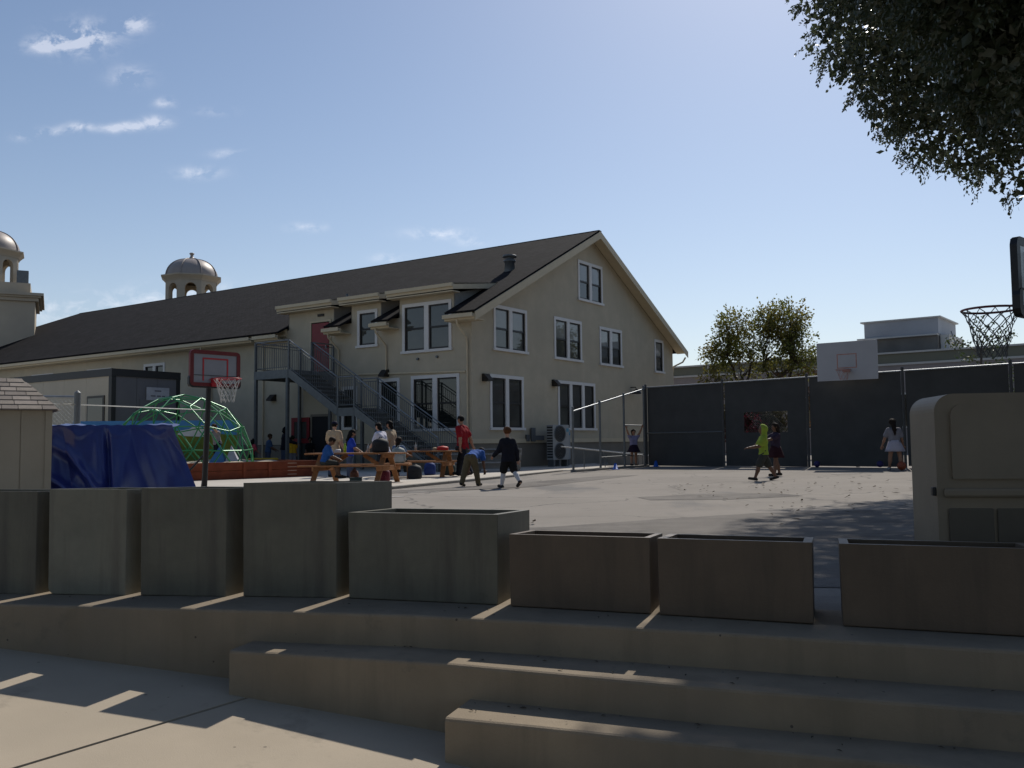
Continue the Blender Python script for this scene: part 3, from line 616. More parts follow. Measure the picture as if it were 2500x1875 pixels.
# railings: rails, newels and thin balusters
def railing(path, h=1.07, skip_bal=False):
    top_ = [(p[0], p[1], p[2] + h) for p in path]; low = [(p[0], p[1], p[2] + .10) for p in path]
    MB().tube(top_, .024, 7).build('handrail', galv, S); MB().tube([(p[0], p[1], p[2] + h - .12) for p in path], .016, 6).tube(low, .016, 6).build('rail', galv_d, S)
    bal = MB()
    for a, b in zip(path[:-1], path[1:]):
        a, b = Vector(a), Vector(b); n = max(2, int((b - a).length / .115))
        for k in range(1, n):
            p = a.lerp(b, k / n); bal.bar((p.x, p.y, p.z + .1), (p.x, p.y, p.z + h - .12), .014, .014)
    o = bal.build('balusters', galv_d, S); o['kind'] = 'stuff'
    for p in path: MB().box(p[0] - .03, p[0] + .03, p[1] - .03, p[1] + .03, p[2] - .25, p[2] + h + .02).build('newel_post', galv_d, S)
railing([(xo, 8.95, ZD), (xo, 7.0, ZD), (xo, 4.34, ZM), (xo, 3.5, ZM), (xo, -.42, WZ)], 1.15)
railing([(xi, 7.0, ZD), (xi, 4.34, ZM), (xi, 3.5, ZM), (xi, -.42, WZ)], 1.15)
railing([(-.1, 8.97, ZD), (xo + .06, 8.97, ZD)], 1.15)
railing([(-.1, 7.02, ZD), (xi - .05, 7.02, ZD)], 1.15)

# ================================================================ the mission church beyond: twin belfries
def arch_loop(c, w_, z0, z1, n=10):
    r = w_ / 2; pts = [(c - r, z0), (c + r, z0)] + [(c + r * math.cos(math.pi * k / n), z1 - r + r * math.sin(math.pi * k / n)) for k in range(n + 1)]
    return list(reversed(pts))
tower_m = mat('church_stucco', (.42, .36, .275), .92, var=.07, scale=.7, bump=.15, bscale=10, tint=(.37, .32, .25))
dome_m = mat('dome_copper', (.26, .222, .20), .5, .1, var=.16, scale=1.2, tint=(.31, .27, .24))
def belfry(label, loc, rz, block=True):
    T = empty('church_tower', loc, rz); tag(T, label, 'tower', 'twin church towers')
    n = 8; r = 2.02; ph = math.pi / 8; zc = 13.5; z0 = 10.9
    for k in range(n):
        a0, a1 = 2 * math.pi * k / n + ph, 2 * math.pi * (k + 1) / n + ph
        p, q = Vector((r * math.cos(a0), r * math.sin(a0), 0)), Vector((r * math.cos(a1), r * math.sin(a1), 0)); ex = (q - p); L = ex.length; ex.normalize()
        MB().poly([rect(0, L, z0, 13.8), arch_loop(L / 2, .84, z0 + .85, zc)], p, ex, (0, 0, 1), -.28).build('belfry_wall', tower_m, T)
    MB().lathe([(r + .03, 13.70), (r + .08, 13.80), (r + .26, 13.98), (r + .36, 14.06), (r + .36, 14.15), (.5, 14.2)], 8, ph=ph, smooth=False).build('cornice', tower_m, T)
    pr = [(1.98 * math.cos(t) ** .9 if t < 1.55 else .12, 14.17 + 1.46 * math.sin(t)) for t in [i * 1.5707 / 12 for i in range(13)]]
    d = MB().lathe(pr, 32, ph=ph).build('dome', dome_m, T)
    for k in range(n):
        a = 2 * math.pi * k / n + ph
        MB().tube([((q + .02) * math.cos(a), (q + .02) * math.sin(a), z + .015) for q, z in pr[:-1]], .045, 5).build('rib', dome_m, d)
    MB().lathe([(.42, 15.54), (.34, 15.66), (.17, 15.76), (.12, 15.86), (.11, 15.98), (.17, 16.02), (.2, 16.08), (.14, 16.14), (.001, 16.15)], 14).build('finial', dome_m, d)
    MB().box(-2.7, 2.7, -2.7, 2.7, 10.95, 11.75).build('parapet', tower_m, T)
    MB().box(-3.35, 3.35, -3.35, 3.35, 10.72, 10.84).box(-3.5, 3.5, -3.5, 3.5, 10.84, 11.02).box(-3.2, 3.2, -3.2, 3.2, 10.5, 10.72).build('cornice', tower_m, T)
    MB().box(-3.0, 3.0, -3.0, 3.0, -.5, 10.5).build('tower_wall', tower_m, T)
    return T
belfry('cream church belfry with ribbed dome and finial rising above the shingle roof ridge', (-25.05, 70.0, 0), R(18))
t2 = belfry('cream church tower with square cornice block beside the hip end of the roof', (-35.4, 60.2, 0), R(27)); t2.location.z = .1
mb = MB(); mb.box(-.35, .35, -.3, .3, 0, 1.0).build('rooftop_unit', galv_d, t2, loc=(2.2, -1.4, 11.75))
# ================================================================ tall screened fence on the right
screen = mat('fence_windscreen', (.072, .072, .070), .9, var=.12, scale=1.5, spec=.15, trans=.12)
FA = Vector((5.02, 33.89)); FD = Vector((.682, -.731)); FH = 3.05
fpost = mat('dull_post', (.06, .06, .06), .7, 0, var=.1)
F = empty('screened_fence', (FA.x, FA.y, 0), math.atan2(FD.y, FD.x)); tag(F, 'tall chain-link fence with dark green windscreen panels behind the court', 'fence')
def fg(t): return gz(FA.x + FD.x * t)
posts = [0.0, 3.40, 6.60, 9.70, 12.67, 15.7, 18.7]
for t in posts:
    p = MB(); p.tube([(t, 0, fg(t) - .1), (t, 0, FH + .05)], .042 if t else .055, 10); p.lathe([(.05, FH + .05), (.05, FH + .08), (.001, FH + .12)], 10, c=(t, 0)); p.build('post', fpost, F)
MB().tube([(0, -.0, FH - .02), (posts[-1], -.0, FH - .02)], .026, 8).build('top_rail', galv, F)
MB().tube([(0, .02, 1.32), (3.4, .02, 1.32)], .024, 8).build('mid_rail', galv_d, F)
for i in range(len(posts) - 1):
    a, b = posts[i] + .07, posts[i + 1] - .07; loops = [rect(a, b, fg(a) + .03, FH - .03)]
    if i == 1: loops.append(list(reversed(rect(4.22, 5.86, 1.28, 1.97))))
    MB().poly(loops, (0, .035, 0), (1, 0, 0), (0, 0, 1), .004).build('windscreen_panel', screen, F)
# chain-link wires across the window cut in the screen
cw = MB()
for k in range(-8, 18):
    x = 4.22 + k * .075
    for s in (1, -1):
        a = (x, 1.28) if s == 1 else (x + .69, 1.28); b = (x + .69, 1.97) if s == 1 else (x, 1.97)
        if 4.2 < min(a[0], b[0]) and max(a[0], b[0]) < 5.9: cw.bar((a[0], .05, a[1]), (b[0], .05, b[1]), .003, .003)
o = cw.build('chain_link', galv_d, F); o['kind'] = 'stuff'
# lower return of the fence: bare pipe frame stepping down to the pavement
RA, RB = Vector((5.02, 33.89)), Vector((1.98, 29.6))
G = empty('pipe_fence', (RA.x, RA.y, 0), 0); tag(G, 'bare steel pipe fence frame with a sloping top rail next to the ramp', 'fence')
dv = RB - RA
tops = [3.05, 2.72, 2.4, 2.13]
for k, (t, zt) in enumerate(zip((0.03, .33, .66, 1.0), tops)):
    p = dv * t; MB().tube([(p.x, p.y, 0), (p.x, p.y, zt)], .04, 9).lathe([(.045, zt), (.045, zt + .03), (.001, zt + .06)], 9, c=(p.x, p.y)).build('post', galv_d, G)
MB().tube([(0, 0, 3.0), (dv.x * .99, dv.y * .99, 2.03)], .026, 8).build('top_rail', galv, G)
p1, p2 = dv * .03, dv * .33
MB().tube([(p1.x, p1.y, 1.60), (p2.x, p2.y, 1.60)], .024, 8).build('cross_bar', galv, G)
MB().tube([(p1.x, p1.y, .52), (dv.x * .66, dv.y * .66, .48)], .018, 8).build('cross_bar', galv_d, G)
kerb = MB(); nn = Vector((dv.y, -dv.x)).normalized() * .12
kerb.hexa([(-nn.x, -nn.y, 0), (nn.x, nn.y, 0), (dv.x + nn.x, dv.y + nn.y, 0), (dv.x - nn.x, dv.y - nn.y, 0), (-nn.x, -nn.y, .14), (nn.x, nn.y, .14), (dv.x + nn.x, dv.y + nn.y, .12), (dv.x - nn.x, dv.y - nn.y, .12)])
kerb.build('kerb_base', curb_m, G, bevel=.015)

def cone(loc, m, label):
    r = empty('cone_marker', loc); MB().lathe([(.15, 0), (.15, .015), (.09, .02), (.035, .22), (.001, .225)], 14).build('cone', m, r); tag(r, label, 'cone', 'blue cone markers by the fence'); return r
blue_p = mat('blue_plastic', (.015, .10, .45), .45, var=.08)
cone((3.55, 31.3, .05), blue_p, 'blue cone marker standing against the pipe fence kerb')
cone((5.25, 33.2, .08), blue_p, 'blue cone marker at the corner post of the screened fence')
purp = mat('purple_plastic', (.025, .018, .10), .5, var=.08)
for x, y, nm in ((9.6, 28.55, 'small purple ball lying at the fence foot below the white backboard'), (11.0, 27.1, 'small purple ball lying at the fence foot beyond the girl')):
    o = MB().lathe([(.001, 0), (.05, .01), (.09, .05), (.1, .1), (.09, .15), (.05, .19), (.001, .2)], 14).build('ball', purp, loc=(x, y, gz(x))); tag(o, nm, 'ball', 'balls on the court')

# ================================================================ white wooden backboard on a pole
bx, by = 10.35, 27.75
H = empty('basketball_hoop', (bx, by, gz(bx)), R(-36.4)); tag(H, 'plain white basketball backboard on a grey steel pole before the fence', 'basketball hoop')
wb = mat('white_board', (.40, .40, .42), .6, var=.05, scale=2); orange = mat('faded_orange', (.42, .22, .18), .6, var=.2, scale=8)
g0 = gz(bx)
MB().tube([(.1, .45, 0), (.1, .45, 2.9)], .055, 10).tube([(.1, .45, 2.7), (.1, .05, 3.1)], .035, 8).tube([(-.3, .05, 3.6), (.1, .45, 2.9)], .025, 8).tube([(.5, .05, 3.6), (.1, .45, 2.9)], .025, 8).build('pole', galv_d, H)
MB().box(-.915, .915, 0, .03, 2.68, 3.88).build('backboard', wb, H, bevel=.004)
t = .03
MB().box(-.30, .30, -.004, 0, 3.47, 3.47 + t).box(-.30, .30, -.004, 0, 3.05, 3.05 + t).box(-.30, -.30 + t, -.004, 0, 3.05 + t, 3.47).box(.30 - t, .30, -.004, 0, 3.05 + t, 3.47).build('target_square', orange, H)
def torus_ring(mb, c, r, rt, n=28, m=8):
    mb.tube([(c[0] + r * math.cos(2 * math.pi * k / n), c[1] + r * math.sin(2 * math.pi * k / n), c[2]) for k in range(n + 1)], rt, m, cap=False)
rim = MB(); torus_ring(rim, (0, -.38, 2.98), .225, .009); rim.box(-.1, .1, -.16, 0, 2.93, 3.0); rim.build('rim', orange, H)
def net(c, r, h, n=12, rows=5, rad=.004, seed=1):
    rr = random.Random(seed); mb = MB()
    def P(k, j):
        f = j / rows; q = r * (1 - .52 * f ** .7) * (1 + rr.uniform(-.06, .06)); a = 2 * math.pi * (k + .5 * (j % 2)) / n; return (c[0] + q * math.cos(a), c[1] + q * math.sin(a), c[2] - h * f * (1 + rr.uniform(-.04, .04)))
    G_ = [[P(k, j) for k in range(n)] for j in range(rows + 1)]
    for j in range(rows):
        for k in range(n):
            a = G_[j][k]
            for q in ((k, (k + (1 if j % 2 else -1)) % n)):
                b = G_[j + 1][q]; mid = tuple((a[i] + b[i]) / 2 + rr.uniform(-.006, .006) for i in range(3)); mb.tube([a, mid, b], rad, 4, cap=False)
    return mb
cord = mat('net_cord', (.5, .5, .48), .8, var=.1); cord_d = mat('grey_net_cord', (.10, .10, .10), .8, var=.1)
o = net((0, -.38, 2.97), .22, .3, 8, 3, .004).build('net', orange, H)

# ================================================================ portable hoop on the left, red frame
def portable(loc, rz, bh, label, framem, face_m, line_m2, rimm, cordm, wid=1.12, hgt=.75, seed=3, zrim=2.17, netr=.0045, netrows=5):
    T = empty('portable_hoop', loc, rz); tag(T, label, 'basketball hoop', 'portable basketball hoops')
    z0 = zrim - .12; hw = wid / 2; ch = .07
    def rr_(hw, z0, z1, c): return [(-hw + c, z0), (hw - c, z0), (hw - c * .3, z0 + c * .3), (hw, z0 + c), (hw, z1 - c), (hw - c * .3, z1 - c * .3), (hw - c, z1), (-hw + c, z1), (-hw + c * .3, z1 - c * .3), (-hw, z1 - c), (-hw, z0 + c), (-hw + c * .3, z0 + c * .3)]
    z1 = z0 + hgt; e = .07
    MB().poly([rr_(hw - .01, z0 + .01, z1 - .01, ch)], (0, .03, 0), (1, 0, 0), (0, 0, 1), .035).build('backboard', face_m, T)
    MB().poly([rr_(hw, z0, z1, ch), list(reversed(rect(-hw + e, hw - e, z0 + e * .9, z1 - e)))], (0, .035, 0), (1, 0, 0), (0, 0, 1), .055).build('frame', framem, T)
    MB().poly([rr_(hw + .015, z0 - .03, z0 + .2, .06), list(reversed(rect(-hw + .05, hw - .05, z0 + .06, z0 + .19)))], (0, .045, 0), (1, 0, 0), (0, 0, 1), .06).build('edge_padding', black_m, T)
    a, b, s = .255, z0 + .10, .028
    MB().box(-a, a, -.012, -.006, b + .38, b + .38 + s).box(-a, -a + s, -.012, -.006, b, b + .38).box(a - s, a, -.012, -.006, b, b + .38).build('target_square', line_m2, T)
    MB().bar((-.3, .06, z1 - .1), (-.3, .06, z0 + .06), .03, .03).bar((.3, .06, z1 - .1), (.3, .06, z0 + .06), .03, .03).bar((-.18, .06, z0 + .45), (0, .06, z0 + .1), .03, .03).bar((.18, .06, z0 + .45), (0, .06, z0 + .1), .03, .03).build('brace', galv_d, T)
    rm = MB(); torus_ring(rm, (0, -.40, zrim), .229, .010); rm.tube([(-.12, -.02, zrim), (-.12, -.21, zrim)], .009, 6).tube([(.12, -.02, zrim), (.12, -.21, zrim)], .009, 6).tube([(-.1, -.02, zrim - .07), (0, -.2, zrim - .02)], .009, 6).box(-.09, .09, -.06, -.012, zrim - .12, zrim + .03); rm.build('rim', rimm, T)
    net((0, -.40, zrim - .01), .225, .40, 12, netrows, netr, seed).build('net', cordm, T)
    MB().tube([(0, .32, .12), (0, .22, zrim - .5), (0, .20, zrim + .25)], .05, 10).build('pole', black_m, T)
    MB().bar((0, .24, zrim - .35), (0, .06, zrim + .35), .05, .05).bar((0, .2, zrim + .2), (0, .06, zrim + .1), .14, .10).build('arm', black_m, T)
    bs = MB(); pts = [(-.38, .2), (.38, .2), (.48, .45), (.48, 1.0), (.3, 1.15), (-.3, 1.15), (-.48, 1.0), (-.48, .45)]
    bs.poly([pts], (0, -.1, 0), (1, 0, 0), (0, 1, 0), .2); bs.build('water_base', black_m, T, bevel=.04)
    MB().tube([(-.3, .9, .18), (0, .26, .85)], .018, 6).tube([(.3, .9, .18), (0, .26, .85)], .018, 6).build('strut', black_m, T)
    return T
clear = mat('hoop_board_grey', (.25, .26, .29), .25, var=.04)
redfr = mat('red_frame', (.14, .012, .016), .45, var=.1); red_rim = mat('red_rim', (.42, .02, .03), .4, var=.1)
lh = portable((-5.30, 16.05, WZ), R(50), 2.2, 'portable hoop with red-framed grey backboard and red rim near the tarp', redfr, clear, red_rim, red_rim, cord, 1.0, .64, 3, 2.14)
rh = portable((4.44, 7.5, .07), R(221), 2.2, 'portable hoop with black-framed backboard over the beige cabinet', black_m, mat('hoop_board_white', (.55, .57, .55), .3, var=.04), mat('white_mark', (.7, .7, .7), .5), mat('dark_red_rim', (.12, .012, .02), .4, var=.1), cord_d, 1.12, .62, 5, 2.07, .004, 7)

# ================================================================ beige plastic storage cabinet
cab_m = mat('beige_resin', (.235, .185, .125), .6, var=.09, scale=2.5, bump=.06, bscale=120)
cab_d = mat('darker_resin', (.105, .085, .06), .65, var=.1, scale=2.5)  # lower panels: darker tone than the body
K = empty('storage_cabinet', (3.53, 7.5, .05), R(-10)); tag(K, 'beige moulded plastic storage cabinet with rounded top corners and grooved lower panel', 'cabinet')
def rounded(x0, x1, z0, z1, r, n=8):
    pts = [(x0, z0), (x1, z0)]
    pts += [(x1 - r + r * math.cos(math.pi / 2 * k / n), z1 - r + r * math.sin(math.pi / 2 * k / n)) for k in range(n + 1)]
    pts += [(x0 + r - r * math.sin(math.pi / 2 * k / n), z1 - r + r * math.cos(math.pi / 2 * k / n)) for k in range(n + 1)]
    return pts
MB().poly([rounded(-.02, 1.55, .0, 1.345, .15)], (0, .78, 0), (1, 0, 0), (0, 0, 1), .78).build('body', cab_m, K, bevel=.03)
MB().poly([rounded(.10, 1.44, .64, 1.26, .10)], (0, .0, 0), (1, 0, 0), (0, 0, 1), .022).build('upper_panel', cab_m, K, bevel=.018)
MB().box(.03, 1.50, -.04, .0, .49, .565).build('waist_band', cab_m, K, bevel=.03)
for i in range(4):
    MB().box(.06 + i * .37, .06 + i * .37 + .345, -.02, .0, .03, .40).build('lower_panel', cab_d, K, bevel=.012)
MB().box(-.05, -.015, .02, .08, .50, .57).build('latch', black_m, K, bevel=.008)

# ================================================================ garden shed, tarp, far-left fence
shed_m = mat('shed_siding', (.39, .33, .245), .85, var=.05, scale=2, bump=.1, bscale=50)
shs = [mat('shed_shingle_%d' % i, c, .95, var=.12, scale=9, bump=.3, bscale=60, spec=.15) for i, c in enumerate(((.27, .235, .20), (.23, .20, .175), (.30, .26, .225)))]
SH = empty('garden_shed', (-6.32, 12.35, 0), R(32)); tag(SH, 'small beige garden shed with hipped grey-tan shingle roof beside the blue tarp', 'shed')
SWD, SDP, SHH = 2.2, 1.5, 1.53
for i in range(6):
    x0 = -SWD + i * SWD / 6; MB().box(x0 + .006, x0 + SWD / 6 - .006, -.012, 0, .06, SHH).build('siding_panel', shed_m, SH)
MB().box(-SWD, 0, 0, SDP, 0, SHH).build('wall', shed_m, SH); MB().box(-.07, .012, -.03, -.0121, .04, SHH).build('corner_trim', shed_m, SH)
# hip roof: shingle rows on the slope that faces the yard
e0, rise, run, hip = .10, .47, SDP / 2 + .1, .42
top_z = SHH + rise
MB().add([(-SWD - .1, -.1, SHH), (.1, -.1, SHH), (.1 - hip, SDP / 2, top_z), (-SWD - .1 + hip, SDP / 2, top_z), (.1, SDP + .1, SHH), (-SWD - .1, SDP + .1, SHH)], [(0, 1, 2, 3), (1, 4, 2), (4, 5, 3, 2), (5, 0, 3)]).build('roof', shs[1], SH)
rows = 7; sl_len = math.hypot(run, rise); nrm = Vector((0, -rise, run)).normalized()
for r_ in range(rows):
    f0, f1 = r_ / rows, (r_ + 1.12) / rows
    f1 = min(f1, 1.0); xr0 = .1 - hip * f0; xl0 = -SWD - .1 + hip * f0; x = xl0 - (.12 if r_ % 2 else 0); k = 0
    while x < xr0 - .01:
        wd = .24 + .05 * math.sin(r_ * 7.1 + k * 3.3); a, b = max(x, xl0) + .004, min(x + wd, xr0) - .004
        if b - a > .03:
            y0, z0 = -.1 + run * f0, SHH + rise * f0; y1, z1 = -.1 + run * f1, SHH + rise * f1
            def sh(xx, y, z, h): q = Vector((xx, y, z)) + nrm * h; return tuple(q)
            bt = min(b, .1 - hip * f1) if b > .1 - hip * f1 else b; bt = max(bt, a + .01)
            at = max(a, -SWD - .1 + hip * f1)
            MB().hexa([sh(a, y0, z0, .004), sh(b, y0, z0, .004), sh(bt, y1, z1, .004), sh(at, y1, z1, .004), sh(a, y0, z0, .022), sh(b, y0, z0, .022), sh(bt, y1, z1, .010), sh(at, y1, z1, .010)]).build('shingle', shs[(r_ * 5 + k * 3 + (k * k) % 2) % 3], SH)
        x += wd; k += 1
# blue tarp draped over stored gear
tarp_m = mat('blue_tarp', (.022, .034, .17), .30, var=.12, scale=4, bump=.04, bscale=14, spec=.7)
def tarp():
    nu, nv = 170, 90; V = np.zeros((nu, nv, 3))
    W2 = 1.86
    for i in range(nu):
        u = i / (nu - 1)
        for j in range(nv):
            v = j / (nv - 1)         # 0 = back top, 1 = front bottom
            x = -W2 * (1 - u)
            if v < .25: y = 1.0 - v / .25 * .98; z = 1.30 + .03 * math.sin(u * 9) - .05 * abs(math.sin(v * 6))
            else:
                f = (v - .25) / .75; y = .02 - .34 * f ** 1.2; z = 1.30 * (1 - f)
            # right side falls outwards
            edge = max(0.0, (u - .72) / .28)
            if v >= .25: f = (v - .25) / .75; x = -W2 * (1 - min(u, .72)) + (u - .72 if u > .72 else 0) * (W2 + 1.9 * f ** 1.1); y += .55 * edge * f * .4
            amp = (max(0, v - .25) / .75) ** .7 * min(1.0, .12 + u / .16)
            fold = .085 * math.sin(12 * u + 2.0 * v + 1.0 * math.sin(4 * v + 3 * u)) + .07 * abs(math.sin(13 * u - 2.5 * v + 1.0)) ** .6 + .025 * math.sin(37 * u + 5 * v + 1.2 * math.sin(7 * v)) + .006 * math.sin(80 * u - 12 * v)
            diag = .20 * math.exp(-((v - .42 - .55 * u + .1 * math.sin(8 * u)) / .05) ** 2) * (1 if u < .5 else max(0, 1 - (u - .5) * 8))
            diag2 = .17 * math.exp(-((v - .62 - .8 * (u - .1)) / .04) ** 2) * (1 if u < .42 else max(0, 1 - (u - .42) * 9))
            groove = -.10 * math.exp(-((u - .50 - .10 * v) / .018) ** 2) * min(1, max(0, v - .25) * 5)
            diag2 += .05 * math.exp(-((v - .30 - .04 * math.sin(23 * u)) / .025) ** 2)
            y -= amp * fold + (diag + diag2 * 1.0) * amp + groove
            V[i, j] = (x, y, max(.02, z + .006 * math.sin(60 * u + 9 * v)))
    idx = np.arange(nu * nv).reshape(nu, nv)
    Fc = np.stack([idx[:-1, :-1], idx[:-1, 1:], idx[1:, 1:], idx[1:, :-1]], -1).reshape(-1, 4)
    return V.reshape(-1, 3), Fc
V, Fc = tarp()
T_ = empty('tarp_covered_stack', (-4.93, 13.05, .05), R(14)); tag(T_, 'shiny blue tarpaulin draped over a waist-high stack beside the shed', 'tarp')
npmesh('tarp', V, Fc, tarp_m, T_, True)
MB().box(-1.85, -.5, .1, .95, 0, 1.22).build('stacked_crates', mat('crate_wood', (.25, .18, .11), .9, var=.2), T_)
# chain-link fence stub behind the shed
LF = empty('chain_link_fence', (-8.21, 17.0, 0), R(0)); tag(LF, 'chain-link fence section with grey posts and a taut wire behind the shed', 'fence')
MB().tube([(0, 0, 0), (0, 0, 2.05)], .06, 10).lathe([(.06, 2.05), (.001, 2.1)], 10).build('post', galv_d, LF); MB().tube([(-2.6, .1, 2.02), (0, 0, 1.97)], .025, 8).build('top_rail', galv, LF)
MB().tube([(-2.4, 0, 0), (-2.4, 0, 2.05)], .045, 10).build('post', galv_d, LF)
lk = MB()
for k in range(-28, 40):
    x = -2.4 + k * .085
    for s in (1, -1):
        x0, x1, z0, z1 = (x, x + 1.95, 0.02, 1.95) if s == 1 else (x + 1.95, x, .02, 1.95)
        a, b = (x0, z0), (x1, z1)
        # clip to the panel
        def clip(a, b):
            t0, t1 = 0.0, 1.0; dx = b[0] - a[0]
            for lo_, sg in ((-2.4, 1), (0.0, -1)):
                d0 = (a[0] - lo_) * sg; d1 = (b[0] - lo_) * sg
                if d0 < 0 and d1 < 0: return None
                if d0 < 0: t0 = max(t0, d0 / (d0 - d1))
                if d1 < 0: t1 = min(t1, d0 / (d0 - d1))
            if t0 >= t1: return None
            f = lambda t: (a[0] + dx * t, a[1] + (b[1] - a[1]) * t)
            return f(t0), f(t1)
        c_ = clip(a, b)
        if c_: lk.bar((c_[0][0], 0, c_[0][1]), (c_[1][0], 0, c_[1][1]), .003, .003)
o = lk.build('chain_link', galv, LF); o['kind'] = 'stuff'
MB().tube([(-.5, .0, 1.84), (-0.02, -.06, 1.83), (-.3, 5.2, 1.95), (-.75, 9.75, 2.08)], .012, 6).build('tie_wire', cord, LF)

# ================================================================ site office trailer
tw_m = mat('trailer_white', (.42, .37, .285), .7, var=.05, scale=1); tg_m = mat('trailer_grey', (.125, .125, .14), .7, var=.08, scale=1.2)
TR = empty('site_trailer', (-14.24, 32.0, 0), R(90 - 34.25)); tag(TR, 'flat-roofed site office trailer with cream side, grey end wall and black corner frame', 'trailer')
TL, TWd, TH = 12.0, 2.75, 3.74
for i in range(8):
    y0 = .16 + i * (TL - .2) / 8
    if i == 0:
        MB().poly([rect(y0, y0 + (TL - .2) / 8, .6, TH - .2), list(reversed(rect(.35, 1.45, 1.5, 2.85)))], (.0, 0, 0), (0, -1, 0), (0, 0, 1)) if False else None
    MB().box(-.0, .05, y0 + .006, y0 + (TL - .2) / 8 - .006, .6, TH - .2).build('side_panel', tw_m, TR)
for i in range(3):
    x0 = .14 + i * (TWd - .24) / 3; MB().box(x0 + .006, x0 + (TWd - .24) / 3 - .006, 0, .05, .6, TH - .2).build('end_panel', tg_m, TR)
MB().box(-.03, .14, -.03, .16, .3, TH).box(TWd - .12, TWd + .03, -.03, .14, .3, TH).build('corner_post', black_m, TR)
MB().box(-.04, TWd + .04, -.04, -.0, TH - .2, TH + .03).box(-.04, 0.0, 0, TL, TH - .2, TH + .03).box(-.04, TWd + .04, -.04, TL, TH + .03, TH + .07).build('roof_edge', black_m, TR)
MB().box(.06, TWd, .06, TL, .5, TH - .02).build('body', black_m, TR)
wn = MB().box(-.035, -.001, .42, 1.52, 1.35, 2.86).build('window', sash_m, TR); MB().box(-.042, -.036, .5, 1.44, 1.43, 2.78).build('pane', glass_d, wn)
wn = MB().box(-.035, -.001, 5.2, 6.3, 1.35, 2.86).build('window', sash_m, TR); MB().box(-.042, -.036, 5.28, 6.22, 1.43, 2.78).build('pane', glass_d, wn)
dr_ = MB().box(1.1, 2.1, -.03, -.001, .7, 2.75).build('door', tg_m, TR); MB().box(1.95, 2.0, -.08, -.03, 1.6, 1.75).build('handle', galv, dr_)
sg = MB().box(1.35, 2.3, -.045, -.031, 2.72, 3.2).build('sign', mat('sign_white', (.36, .37, .42), .6), TR)
ink = mat('sign_ink', (.06, .06, .08), .7)
MB().box(1.68, 1.96, -.049, -.046, 3.05, 3.09).build('lettering', ink, sg); MB().box(1.52, 1.72, -.049, -.046, 2.86, 2.90).box(1.78, 1.94, -.049, -.046, 2.86, 2.90).box(1.99, 2.12, -.049, -.046, 2.86, 2.90).build('lettering', ink, sg)
for y in (1.5, 6, 10.5): MB().box(.3, 2.4, y, y + .4, -.1, .5).build('support_block', base_m, TR)

# ================================================================ raised sand box and climbing dome
ang = math.atan2(.69, .72); SB = empty('sand_box', (-9.35, 24.7, WZ), ang); tag(SB, 'raised sandpit walled with stained redwood planks under the climbing dome', 'sandpit')
L0, L1, SD, SHt = -4.2, 4.55, 6.4, .50
seams = [-4.2, -1.6, .28, 2.15, 2.95, 4.55]
for i in range(len(seams) - 1):
    for k in range(2):
        z0 = k * .245 + .005; MB().box(seams[i] + .006, seams[i + 1] - .006, -.05, 0, z0, z0 + .238).build('plank', redwd, SB, bevel=.006)
    MB().box(seams[i] - .05 + (.05 if i == 0 else 0), seams[i] + .05, -.10, -.05, 0, .47).build('post', redwd, SB)
for y0 in (0.0, 3.2):
    for k in range(2): MB().box(L1, L1 + .05, y0 + .006, y0 + 3.19, k * .245 + .005, k * .245 + .243).build('plank', redwd, SB); MB().box(L0 - .05, L0, y0 + .006, y0 + 3.19, k * .245 + .005, k * .245 + .243).build('plank', redwd, SB)
for k in range(2): MB().box(L0, L1, SD, SD + .05, k * .245 + .005, k * .245 + .243).build('plank', redwd, SB)
sand_m = mat('sand', (.46, .39, .29), 1, var=.12, scale=10, bump=.6, bscale=12)
V = []; Fq = []; nx, ny = 46, 30
for i in range(nx):
    for j in range(ny):
        x = L0 + (L1 - L0) * i / (nx - 1); y = SD * j / (ny - 1); V.append((x, y, .44 + .035 * math.sin(x * 2.3 + y) + .025 * math.sin(x * 5 - y * 3.1)))
for i in range(nx - 1):
    for j in range(ny - 1): Fq.append((i * ny + j, (i + 1) * ny + j, (i + 1) * ny + j + 1, i * ny + j + 1))
npmesh('sand', V, Fq, sand_m, SB, True)['kind'] = 'stuff'
slot = mat('pale_wood', (.42, .28, .2), .8)
for k in range(4): MB().box(3.55, 3.85, -.058, -.0505, .08 + k * .11, .10 + k * .11).build('slot_trim', slot, SB)
# geodesic dome (2-frequency icosahedron, cut just below its equator)
green = mat('green_enamel', (.014, .19, .065), .32, .15, var=.1, spec=.6)
D = empty('climbing_dome', (-10.35, 28.35, WZ + .44), R(14)); tag(D, 'green metal geodesic climbing dome standing in the raised sandpit', 'climbing frame')
g_ = (1 + 5 ** .5) / 2
ico = [Vector(p).normalized() for p in ((-1, g_, 0), (1, g_, 0), (-1, -g_, 0), (1, -g_, 0), (0, -1, g_), (0, 1, g_), (0, -1, -g_), (0, 1, -g_), (g_, 0, -1), (g_, 0, 1), (-g_, 0, -1), (-g_, 0, 1))]
q_ = ico[0].rotation_difference(Vector((0, 0, 1))); ico = [q_ @ v for v in ico]
el = min((a - b).length for i, a in enumerate(ico) for b in ico[:i])
tri = [(i, j, k) for i in range(12) for j in range(i) for k in range(j) if all(abs((ico[p] - ico[q]).length - el) < .01 for p, q in ((i, j), (j, k), (i, k)))]
pts = []
def pid(v):
    for i, p in enumerate(pts):
        if (p - v).length < .01: return i
    pts.append(v); return len(pts) - 1
eds = set(); FQ = 3
